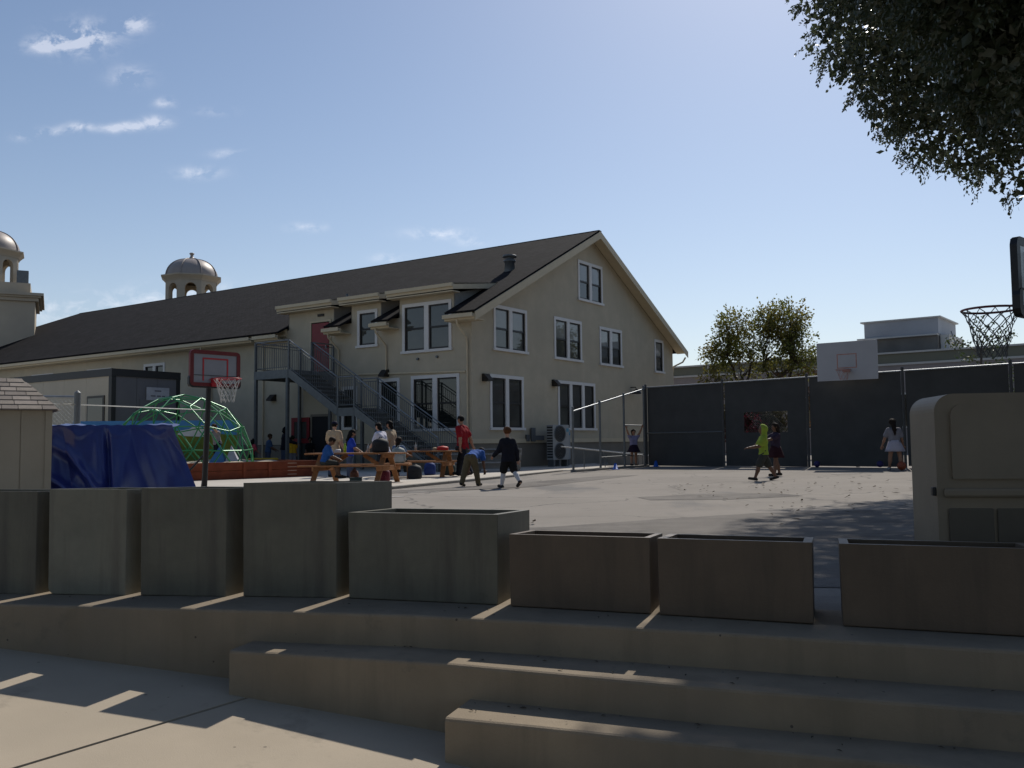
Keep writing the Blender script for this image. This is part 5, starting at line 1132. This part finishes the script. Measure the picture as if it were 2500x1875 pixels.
# ================================================================ people: smooth bodies grown from a posed skeleton
def surfnet(val, lo, h):
    """surface net of a scalar grid: vertices and quads of its zero level"""
    ins_ = val < 0; nx, ny, nz_ = val.shape
    c = np.zeros((nx - 1, ny - 1, nz_ - 1), np.int8)
    for dx in (0, 1):
        for dy in (0, 1):
            for dz_ in (0, 1): c += ins_[dx:nx - 1 + dx, dy:ny - 1 + dy, dz_:nz_ - 1 + dz_]
    act = (c > 0) & (c < 8); I = np.argwhere(act); vid = np.full(act.shape, -1, np.int64); vid[act] = np.arange(len(I))
    S = np.zeros((len(I), 3)); K = np.zeros(len(I)); corners = [(a, b, d) for a in (0, 1) for b in (0, 1) for d in (0, 1)]
    for a in corners:
        for ax in range(3):
            if a[ax]: continue
            b = list(a); b[ax] = 1; va = val[I[:, 0] + a[0], I[:, 1] + a[1], I[:, 2] + a[2]]; vb = val[I[:, 0] + b[0], I[:, 1] + b[1], I[:, 2] + b[2]]
            m = (va < 0) != (vb < 0); t = np.where(m, va / np.where(m, va - vb, 1), 0); p = np.tile(np.array(a, float), (len(I), 1)); p[:, ax] = t; S[m] += p[m]; K[m] += 1
    V = lo + (I + S / K[:, None]) * h; F = []
    for ax in range(3):
        a1, a2 = (ax + 1) % 3, (ax + 2) % 3
        sl0 = [slice(1, -1)] * 3; sl0[ax] = slice(0, -1); s1 = list(sl0); s1[ax] = slice(1, None)
        i0 = ins_[tuple(sl0)]; i1 = ins_[tuple(s1)]; E_ = np.argwhere(i0 != i1)
        if not len(E_): continue
        fl = i0[tuple(E_.T)]; E_ = E_ + 1; E_[:, ax] -= 1; q = []
        for d1, d2 in ((-1, -1), (0, -1), (0, 0), (-1, 0)):
            e = E_.copy(); e[:, a1] += d1; e[:, a2] += d2; q.append(vid[e[:, 0], e[:, 1], e[:, 2]])
        q = np.stack(q, 1); q = q[(q >= 0).all(1)] if (q < 0).any() else q
        if len(q) == len(fl): q[~fl] = q[~fl][:, ::-1]
        F.append(q)
    return V, np.concatenate(F)
def grow(prims, h, k=.02, clip=(), wob=0.0, seed=0):
    """prims: (a, b, ra, rb) tapered capsules blended smoothly; clip: (point, normal) half-spaces cut away"""
    A = np.array([p[0] for p in prims], float); Bq = np.array([p[1] for p in prims], float); ra = np.array([p[2] for p in prims]); rb = np.array([p[3] for p in prims]); rm = np.maximum(ra, rb)[:, None]
    lo = np.minimum(A - rm, Bq - rm).min(0) - 3 * h; hi = np.maximum(A + rm, Bq + rm).max(0) + 3 * h; n = np.ceil((hi - lo) / h).astype(int) + 1
    ax = [lo[i] + np.arange(n[i]) * h for i in range(3)]; val = np.full(n, .5)
    for a, b, r0, r1 in zip(A, Bq, ra, rb):
        mg = max(r0, r1) + k + 2.5 * h; i0 = np.maximum(0, np.floor((np.minimum(a, b) - mg - lo) / h).astype(int)); i1 = np.minimum(n, np.ceil((np.maximum(a, b) + mg - lo) / h).astype(int) + 1)
        X = ax[0][i0[0]:i1[0], None, None]; Y = ax[1][None, i0[1]:i1[1], None]; Z = ax[2][None, None, i0[2]:i1[2]]
        ab = b - a; L2 = max(ab @ ab, 1e-9); t = np.clip(((X - a[0]) * ab[0] + (Y - a[1]) * ab[1] + (Z - a[2]) * ab[2]) / L2, 0, 1)
        d = np.sqrt((X - a[0] - ab[0] * t) ** 2 + (Y - a[1] - ab[1] * t) ** 2 + (Z - a[2] - ab[2] * t) ** 2) - (r0 + (r1 - r0) * t)
        sl = (slice(i0[0], i1[0]), slice(i0[1], i1[1]), slice(i0[2], i1[2])); v = val[sl]; hh = np.clip(.5 + .5 * (v - d) / k, 0, 1); val[sl] = v * (1 - hh) + d * hh - k * hh * (1 - hh)
    if wob:
        X, Y, Z = np.meshgrid(*ax, indexing='ij', sparse=True); val = val + wob * (np.sin(X * 41 + seed + Z * 17) * np.sin(Y * 37 + Z * 29 + seed * 2) + .6 * np.sin(Z * 63 + X * 23 - Y * 31 + seed))
    for p, nn in clip:
        X, Y, Z = np.meshgrid(*ax, indexing='ij', sparse=True); val = np.maximum(val, (X - p[0]) * nn[0] + (Y - p[1]) * nn[1] + (Z - p[2]) * nn[2])
    return surfnet(val, lo, h)
def vx(*a): return np.array(a, float)
skin_t = {k: mat('skin_' + k, c, .55, var=.06, scale=8, spec=.35) for k, c in dict(light=(.42, .24, .17), tan=(.30, .16, .10), brown=(.14, .07, .042)).items()}
hair_t = {k: mat('hair_' + k, c, .75, var=.3, scale=25, spec=.12) for k, c in dict(black=(.008, .007, .007), dark=(.018, .012, .009), brown=(.055, .03, .016), auburn=(.09, .035, .015)).items()}
def cloth(name, c): return mat('cloth_' + name, c, .85, var=.10, scale=9, bump=.15, bscale=40, spec=.15)
shoe_m = cloth('shoe', (.03, .028, .026)); shoe_w = cloth('shoe_light', (.22, .23, .25))
def person(label, loc, face, H, top, bottom, skin='tan', hair='dark', hairstyle='short', lean=0, headp=0, larm=(0, 6, 12), rarm=(0, 6, 12), lleg=(0, 3, 0), rleg=(0, 3, 0), footp=(0, 0), seat=None, sleeve='short', blen='long', hood=None, cap=None, skirt=None, shoe=None, lift=0.0, leggings=None, tuck=.47, group='children and adults in the yard', cat='person', fem=False, turn=0.0):
    """face: heading in degrees (0 = away from the viewer, 90 = towards +x); arms (flex, abduct, elbow), legs (flex, abduct, knee)"""
    kid = H < 1.5; s = H; hh = (.165 if H < 1.3 else .155 if kid else .132) * s
    T = empty('person', loc, R(-face)); tag(T, label, cat, group)
    ln = R(lean); up = vx(0, math.sin(ln), math.cos(ln)); fw_ = vx(0, math.cos(ln), -math.sin(ln)); rt = vx(1, 0, 0)
    hip = s * (.50 if kid else .52); th, shk = s * .242, s * .232; an = s * .03
    P = vx(0, 0, hip)
    def leg(sd, q, fp):
        f, a, kn = (R(v) for v in q); h0 = P + rt * sd * .048 * s; d1 = vx(sd * math.sin(a), math.sin(f) * math.cos(a), -math.cos(f) * math.cos(a)); kne = h0 + d1 * th; f2 = f - kn
        d2 = vx(sd * math.sin(a) * .6, math.sin(f2), -math.cos(f2)); ank = kne + d2 * shk; pf = R(fp); toe = ank + vx(sd * .012 * s, math.cos(pf), math.sin(pf)) * .095 * s - vx(0, 0, an * .35); heel = ank - vx(0, math.cos(pf), math.sin(pf)) * .025 * s - vx(0, 0, an * .35); return h0, kne, ank, toe, heel
    Lg = [leg(-1, lleg, footp[0]), leg(1, rleg, footp[1])]
    low = min(min(l[2][2], l[3][2], l[4][2]) for l in Lg) - an * .75
    dzv = (seat - P[2] + .055 * s) if seat is not None else -low + lift
    sh_ = vx(0, 0, dzv); P = P + sh_; Lg = [tuple(q + sh_ for q in l) for l in Lg]
    ch = P + up * .19 * s; nb = P + up * (.300 if kid else .305) * s
    hp = R(lean + headp); hu = vx(0, math.sin(hp), math.cos(hp)); hf = vx(math.sin(R(turn)), math.cos(hp), -math.sin(hp)); hf /= np.linalg.norm(hf); hr = np.cross(hf, hu); hc = nb + (up + hu) / 2 * .045 * s + hu * hh * .55
    sw2 = (.098 if kid else .108 if not fem else .098) * s
    def arm(sd, q):
        f, a, e = (R(v) for v in q); s0 = nb - up * .028 * s + rt * sd * sw2; d1 = rt * sd * math.sin(a) + (fw_ * math.sin(f) - up * math.cos(f)) * math.cos(a); el = s0 + d1 * .165 * s; f2 = f + e; d2 = rt * sd * math.sin(a) * .75 + fw_ * math.sin(f2) - up * math.cos(f2) * math.cos(a * .5); d2 /= np.linalg.norm(d2); return s0, el, el + d2 * .148 * s, d2
    Ar = [arm(-1, larm), arm(1, rarm)]
    h = max(.0125, s / 100)
    tw = .058 * s
    torso = []
    for sd in (-1, 1):
        torso += [(P + rt * sd * .040 * s + up * .01 * s, P + rt * sd * .036 * s + up * .1 * s, tw, tw * .93), (P + rt * sd * .036 * s + up * .1 * s, ch + rt * sd * .045 * s + up * .03 * s, tw * .93, tw * 1.02), (ch + rt * sd * .045 * s + up * .03 * s, nb + rt * sd * sw2 * .72 - up * .03 * s, tw * 1.0, .040 * s)]
    torso.append((ch, nb - up * .012 * s, .052 * s, .040 * s))
    neck = [(nb - up * .02 * s, hc - hu * hh * .25, .031 * s, .028 * s)]
    rh = hh * .37
    head = [(hc + hu * hh * .12, hc + hu * hh * .12 - hf * hh * .06, rh, rh), (hc - hu * hh * .10 + hf * hh * .04, hc - hu * hh * .36 + hf * hh * .12, rh * .86, rh * .45), (hc - hu * hh * .02 + hf * hh * .36, hc - hu * hh * .13 + hf * hh * .43, hh * .035, hh * .055), (hc + hr * hh * .34 - hu * hh * .05, hc + hr * hh * .37 + hu * hh * .06, hh * .06, hh * .06), (hc - hr * hh * .34 - hu * hh * .05, hc - hr * hh * .37 + hu * hh * .06, hh * .06, hh * .06), (hc - hu * hh * .25 + hf * hh * .33, hc - hu * hh * .25 + hf * hh * .335, hh * .06, hh * .05)]
    arms = []; legs = []
    for a0, e0, w0, d0 in Ar: arms += [(a0, e0, .034 * s, .026 * s), (e0, e0 * .6 + w0 * .4, .026 * s, .0255 * s), (e0 * .6 + w0 * .4, w0, .0255 * s, .0175 * s)]
    for h0, k0, a0, t0, l0 in Lg: legs += [(h0, k0, .057 * s, .036 * s), (k0, k0 * .65 + a0 * .35 - vx(0, .008 * s, 0), .036 * s, .036 * s), (k0 * .65 + a0 * .35 - vx(0, .008 * s, 0), a0, .036 * s, .021 * s), (a0, t0, .024 * s, .018 * s), (a0, l0, .024 * s, .02 * s)]
    V, Fc = grow(torso + neck + head + arms + legs, h, .016 * s + .004)
    # hands: palm, four fingers of different length, thumb from the side of the palm
    Vs, Fs = [V], [Fc]; off = len(V)
    for sd, (a0, e0, w0, d0) in zip((-1, 1), Ar):
        side = np.cross(d0, vx(0, 0, 1) if abs(d0[2]) < .85 else vx(0, 1, 0)); side /= np.linalg.norm(side); cu = np.cross(side, d0); cu /= np.linalg.norm(cu)
        hl = .058 * s; pr = [(w0 - d0 * .01, w0 + d0 * hl * .75 + side * .012 * s, .0155 * s, .0125 * s), (w0, w0 + d0 * hl * .75 - side * .012 * s, .0155 * s, .0125 * s)]
        for i, (o_, l_) in enumerate(((-.019, .72), (-.0065, .86), (.0065, .92), (.019, .8))):
            b0 = w0 + d0 * hl * .85 + side * o_ * s; m0 = b0 + (d0 * .9 + cu * -.30) * hl * l_ * .5; e1 = m0 + (d0 * .65 - cu * .75) * hl * l_ * .5; pr += [(b0, m0, .0062 * s, .0058 * s), (m0, e1, .0058 * s, .005 * s)]
        tb = w0 + d0 * hl * .3 + side * .018 * s; tm = tb + (d0 * .55 + side * .8) * hl * .45; pr += [(tb, tm, .008 * s, .007 * s), (tm, tm + (d0 * .9 + side * .1 - cu * .2) * hl * .4, .007 * s, .0058 * s)]
        v_, f_ = grow(pr, .0052 * s + .0008, .003 * s); Vs.append(v_); Fs.append(f_ + off); off += len(v_)
    body = npmesh('body', np.concatenate(Vs), np.concatenate(Fs), skin_t[skin], T, True)
    for sd in (-1, 1):
        e_ = hc + hu * hh * .02 + hf * hh * .325 + hr * sd * hh * .14; v_, f_ = grow([(e_ - hr * hh * .03, e_ + hr * hh * .03, hh * .042, hh * .042)], hh * .03, .002); npmesh('eye', v_, f_, black_m, T, True)
    m_ = hc - hu * hh * .27 + hf * hh * .37; v_, f_ = grow([(m_ - hr * hh * .07, m_ + hr * hh * .07, hh * .028, hh * .028)], hh * .022, .002); npmesh('mouth', v_, f_, mat('lips', (.22, .07, .06), .5), T, True)
    g = .012 * s + .004
    # shirt: looser than the torso, cut at hem, neck and cuffs
    sp_ = [(a, b, r0 + g, r1 + g) for a, b, r0, r1 in torso]
    for a0, e0, w0, d0 in Ar:
        if sleeve == 'long': sp_ += [(a0, e0, .034 * s + g, .029 * s + g), (e0, w0, .029 * s + g, .02 * s + g)]
        elif sleeve == 'short': q = a0 * .32 + e0 * .68; sp_ += [(a0, q, .036 * s + g, .036 * s + g * 1.1)]
        elif sleeve == 'none': pass
    hem = P - up * (.5 - tuck) * s
    # skirted hem: extend the shirt a little below the waist
    sp_ += [(P + rt * sd * .04 * s, hem - up * .03 * s + rt * sd * .044 * s, tw + g * 1.3, tw + g * 2.5) for sd in (-1, 1)]
    cl = [(hem, -up), (nb + up * .042 * s, up)]
    if sleeve == 'short':
        pass
    v_, f_ = grow(sp_, h, .018 * s, cl, .0022, H * 9)
    npmesh('shirt', v_, f_, top, T, True)
    gb = .010 * s + .003
    if skirt:
        n, ks = 22, 5; wp = P + up * .075 * s; V2 = []
        for j in range(ks):
            f = j / (ks - 1)
            for i in range(n):
                a = 2 * math.pi * i / n; rr_ = (.085 + (.07 * f)) * s * (1 + .10 * f * math.sin(5 * a + H)); c0 = wp * (1 - f) + (P - vx(0, 0, skirt * s)) * f; V2.append(c0 + vx(math.cos(a) * rr_ * 1.15, math.sin(a) * rr_ * .95, 0))
        F2 = [(j * n + i, j * n + (i + 1) % n, (j + 1) * n + (i + 1) % n, (j + 1) * n + i) for j in range(ks - 1) for i in range(n)]; o = npmesh('skirt', V2, F2, bottom, T, True); md = o.modifiers.new('thick', 'SOLIDIFY'); md.thickness = .008
    else:
        fr = dict(long=1.0, shorts=.86, brief=.6)[blen]; bp_ = [(P + rt * sd * .040 * s + up * .06 * s, P + rt * sd * .042 * s - up * .01 * s, tw + gb * .8, tw + gb) for sd in (-1, 1)]
        for h0, k0, a0, t0, l0 in Lg:
            if blen == 'long': bp_ += [(h0, k0, .058 * s + gb, .042 * s + gb), (k0, a0 + vx(0, 0, an * .2), .042 * s + gb, .032 * s + gb)]
            else:
                q = h0 * (1 - fr) + k0 * fr; bp_ += [(h0, q, .058 * s + gb, .05 * s + gb * 1.3)]
        v_, f_ = grow(bp_, h, .014 * s, [(P + up * .08 * s, up)], .0018, H * 5); npmesh('trousers' if blen == 'long' else 'shorts', v_, f_, bottom, T, True)
    if leggings:
        for h0, k0, a0, t0, l0 in Lg:
            v_, f_ = grow([(k0, k0 * .65 + a0 * .35 - vx(0, .008 * s, 0), .040 * s, .040 * s), (k0 * .65 + a0 * .35 - vx(0, .008 * s, 0), a0, .040 * s, .026 * s)], h * .8, .01); npmesh('legging', v_, f_, leggings, T, True)
    for h0, k0, a0, t0, l0 in Lg:
        z0 = min(t0[2], l0[2]) - an * .75; v_, f_ = grow([(a0, l0, .024 * s + .01, .022 * s + .008), (a0 - vx(0, 0, an * .3), t0, .026 * s + .006, .022 * s + .007), (l0, t0, .022 * s + .007, .021 * s + .007)], h * .8, .01, [((l0 + t0) / 2 - vx(0, 0, an * .72), -np.cross(vx(1, 0, 0), (t0 - l0) / np.linalg.norm(t0 - l0)))])
        npmesh('shoe', v_, f_, shoe or shoe_m, T, True)
    hm = hair_t.get(hair)
    fc = hc + hf * hh * .20 - hu * hh * .02; nf = hf * .86 - hu * .5; nf = nf / np.linalg.norm(nf); rhh = rh + hh * .05
    if hood:
        v_, f_ = grow([(hc + hu * hh * .12, hc - hf * hh * .10 + hu * hh * .05, rh + hh * .12, rh + hh * .12), (hc - hu * hh * .3 - hf * hh * .05, nb + up * .01 * s, rh + hh * .05, rh + hh * .12)], h * .8, .02, [(hc + hf * hh * .17, hf)]); npmesh('hood', v_, f_, hood, T, True)
    if cap:
        v_, f_ = grow([(hc + hu * hh * .16, hc + hu * hh * .16 - hf * hh * .06, rh + hh * .065, rh + hh * .065), (hc + hu * hh * .16 + hf * hh * .3, hc + hu * hh * .14 + hf * hh * .62, hh * .2, hh * .16)], h * .6, .012, [(hc + hu * hh * .12, -hu)]); v2 = v_.copy(); npmesh('cap', v2, f_, cap, T, True)
    if not hood:
        pr = [(hc + hu * hh * .13, hc + hu * hh * .11 - hf * hh * .07, rhh, rhh)]
        if hairstyle != 'short': pr += [(hc - hf * hh * .14, hc - hf * hh * .2 - hu * hh * .45, rhh * .9, rhh * .72)]
        cl = [(fc, nf)]
        if hairstyle == 'short': cl.append((hc - hu * hh * .26, -hu))
        v_, f_ = grow(pr, h * .7, .02, cl, .004, H * 3); npmesh('hair', v_, f_, hm, T, True)
        if hairstyle == 'long':
            v_, f_ = grow([(hc - hf * hh * .25, nb - fw_ * .065 * s - up * .02 * s, rhh * .75, rhh * .62), (nb - fw_ * .065 * s - up * .02 * s, nb - fw_ * .072 * s - up * .13 * s, rhh * .62, rhh * .25)], h * .7, .02, (), .004, H); npmesh('hair', v_, f_, hm, T, True)
        if hairstyle == 'curly':
            v_, f_ = grow([(hc + hu * hh * .05 - hf * hh * .12, hc - hu * hh * .25 - hf * hh * .2, rhh * 1.25, rhh * 1.2)], h * .7, .02, [(fc, nf)], .012, H); npmesh('hair', v_, f_, hm, T, True)
    return T
red_c = cloth('red', (.23, .010, .016)); navy = cloth('navy', (.012, .013, .02)); khaki = cloth('khaki', (.12, .095, .055)); blue_c = cloth('blue', (.035, .10, .33)); royal = cloth('royal', (.02, .05, .35)); black_c = cloth('black', (.012, .012, .013)); neon = mat('cloth_neon', (.27, .36, .05), .85, var=.06, scale=9, spec=.15, trans=.12)
char = cloth('charcoal', (.045, .045, .04)); white_c = cloth('white', (.55, .54, .62)); beige_c = cloth('beige', (.42, .31, .20)); denim = cloth('denim', (.06, .075, .12)); lav = cloth('lavender', (.20, .19, .30)); mar = cloth('maroon', (.10, .012, .02)); pink_c = cloth('pink', (.50, .07, .10)); yel_c = cloth('yellow', (.55, .30, .02)); sky_c = cloth('paleblue', (.12, .17, .27)); grey_c = cloth('grey', (.20, .19, .21)); wht2 = cloth('offwhite', (.38, .36, .42))
# walking man in red, the stooping boy and the boy in black
person('man in a red short-sleeved shirt and dark trousers walking past the picnic table', (-1.46, 26.4, WZ), -62, 1.80, red_c, navy, 'tan', 'black', 'short', lean=3, headp=8, larm=(-14, 8, 14), rarm=(-20, 16, 10), lleg=(-16, 3, 14), rleg=(20, 3, 10), footp=(-18, 8), tuck=.44)
person('boy in khaki trousers and blue striped shirt bending right over on the asphalt', (-1.0, 21.45, .0), 24, 1.34, blue_c, khaki, 'brown', 'dark', 'short', lean=72, headp=16, larm=(62, 12, 8), rarm=(60, 14, 8), lleg=(-16, 8, 6), rleg=(12, 9, 4), footp=(-14, 0), cap=cloth('bluecap', (.03, .05, .14)), tuck=.49)
b_ = person('boy in a black sweater, long dark shorts and white leggings walking over the asphalt', (-.10, 20.4, .0), -28, 1.38, navy, black_c, 'light', 'auburn', 'short', lean=4, headp=2, larm=(24, 14, 36), rarm=(-10, 14, 18), lleg=(16, 3, 4), rleg=(-20, 4, 26), footp=(4, -34), sleeve='long', blen='shorts', tuck=.43, leggings=cloth('whitesock', (.5, .5, .52)))
person('girl in lavender top and dark skirt hanging by both hands from the fence bar', (4.42, 33.0, .14), 168, 1.30, lav, cloth('darkskirt', (.02, .012, .025)), 'tan', 'dark', 'bob', larm=(160, 26, 6), rarm=(158, 30, 6), lleg=(-4, 6, 8), rleg=(6, 5, 6), skirt=.13, fem=True, tuck=.49)
person('boy in a neon yellow hooded top and grey shorts walking on the court', (5.80, 20.9, gz(5.8)), -86, 1.29, neon, char, 'brown', 'black', 'short', lean=1, larm=(34, 8, 52), rarm=(30, 8, 54), lleg=(26, 2, 8), rleg=(-24, 2, 8), footp=(8, -16), hood=neon, blen='shorts', tuck=.485)
person('girl in dark purple clothes half hidden behind the boy in neon yellow', (6.72, 23.1, gz(6.72)), -100, 1.34, cloth('purple', (.035, .025, .045)), cloth('plum', (.03, .01, .014)), 'brown', 'dark', 'long', larm=(64, 10, 14), rarm=(58, 14, 10), lleg=(10, 4, 2), rleg=(-10, 4, 6), skirt=.15, fem=True, tuck=.48)
person('long-haired girl in grey top and white shorts standing over the basketball', (10.55, 24.95, gz(10.55)), 8, 1.42, grey_c, wht2, 'tan', 'dark', 'long', lean=10, headp=14, larm=(12, 24, 8), rarm=(8, 16, 16), lleg=(4, 9, 4), rleg=(-4, 9, 3), skirt=.145, fem=True, tuck=.5, shoe=shoe_w)
o = MB(); o.M = Matrix.Translation((10.62, 24.72, gz(10.6) + .12)); o.lathe([(.001 + .12 * math.cos(t), .12 * math.sin(t)) for t in [i * math.pi / 14 - math.pi / 2 for i in range(15)]], 24); o.M = Matrix(); o = o.build('basketball', mat('basketball_orange', (.26, .06, .025), .5, var=.1, bump=.1, bscale=150)); tag(o, 'orange basketball between the feet of the girl in white shorts', 'ball')
sm2 = MB(); sm2.M = Matrix.Translation((10.62, 24.72, gz(10.6) + .12)); torus_ring(sm2, (0, 0, 0), .1205, .0022, 28, 4); sm2.M = sm2.M @ Matrix.Rotation(R(90), 4, 'X'); torus_ring(sm2, (0, 0, 0), .1205, .0022, 28, 4); sm2.M = Matrix(); s3 = sm2.build('seam', black_m); s3.parent = o
# around the tables
BS = WZ + .46
person('boy in a blue T-shirt sitting on the picnic bench facing the table end', (-4.62, 22.15, WZ), 70, 1.30, cloth('midblue', (.02, .08, .26)), char, 'brown', 'dark', 'short', lean=14, headp=24, larm=(30, 10, 50), rarm=(34, 12, 48), lleg=(82, 6, 76), rleg=(80, 10, 70), seat=.46, tuck=.5, sleeve='short', blen='shorts')
person('man in a beige shirt and dark cap standing behind the picnic table', (-5.35, 27.0, WZ), 22, 1.66, beige_c, denim, 'light', 'black', 'short', lean=2, headp=8, larm=(16, 16, 52), rarm=(4, 12, 20), cap=cloth('navycap', (.012, .012, .03)), tuck=.44)
person('girl with long dark hair in a royal blue shirt standing beyond the table', (-4.75, 26.3, WZ), 70, 1.38, royal, denim, 'tan', 'black', 'long', lean=6, headp=10, larm=(30, 8, 30), rarm=(26, 10, 40), fem=True, tuck=.45)
person('woman in a white T-shirt leaning forward at the picnic table', (-3.62, 25.4, WZ), -62, 1.60, white_c, navy, 'light', 'black', 'bob', lean=16, headp=4, larm=(34, 10, 26), rarm=(20, 10, 30), fem=True, tuck=.42)
person('girl with dark hair standing close behind the woman in white', (-3.55, 26.6, WZ), -70, 1.66, cloth('tan2', (.30, .24, .17)), navy, 'tan', 'black', 'bob', lean=6, headp=6, fem=True)
person('child in a grey-blue shirt seated on the bench with its back turned', (-3.22, 25.35, WZ), 14, 1.22, sky_c, char, 'tan', 'dark', 'long', lean=6, headp=6, larm=(20, 14, 60), rarm=(30, 22, 50), lleg=(82, 6, 80), rleg=(82, 6, 80), seat=.46, fem=True, tuck=.5)
bag((-3.16, 24.98, WZ + .44), R(8), cl_green, 'grey-green backpack on the back of the seated child', .40, .24, .44, m2=mat('grey_nylon', (.30, .31, .30), .6))
bn2 = empty('stool', (-3.2, 25.25, WZ)); MB().box(-.35, .35, -.4, .2, .39, .44).build('seat', wood, bn2)
for x in (-.3, .3):
    for y in (-.35, .15): MB().box(x - .02, x + .02, y - .02, y + .02, 0, .39).build('leg', wood, bn2)
tag(bn2, 'small wooden stool under the child with the grey-green backpack', 'stool')
# by the wall, beyond the sandpit
person('woman in a dark jacket and jeans standing by the stucco wall', (-9.15, 36.2, WZ), 60, 1.70, navy, denim, 'tan', 'black', 'curly', lean=4, headp=10, larm=(40, 8, 40), rarm=(36, 8, 40), sleeve='long', fem=True, tuck=.44)
person('child in a yellow top held close by the woman in the dark jacket', (-8.82, 36.2, WZ), -30, 1.32, yel_c, grey_c, 'tan', 'dark', 'short', lean=2)
person('child in a denim-blue shirt by the wall next to the seated girl', (-9.86, 36.4, WZ), 60, 1.40, cloth('denimblue', (.05, .09, .17)), denim, 'brown', 'brown', 'short', lean=6, headp=6, larm=(20, 8, 50), rarm=(20, 8, 50))
person('girl with a pink top and black hair crouching at the sandpit end', (-10.4, 35.9, WZ), 40, 1.22, pink_c, black_c, 'tan', 'black', 'long', lean=14, larm=(30, 8, 40), rarm=(30, 8, 40), fem=True)
person('child in dark clothes standing in front of the open red door', (-8.35, 37.2, WZ), 170, 1.24, black_c, char, 'brown', 'black', 'short')
person('child in a grey top climbing inside the green dome', (-9.35, 28.6, WZ + .46), 200, 1.20, grey_c, navy, 'light', 'brown', 'short', lean=18, larm=(120, 20, 20), rarm=(130, 14, 20), lleg=(30, 8, 40), rleg=(-6, 6, 10))
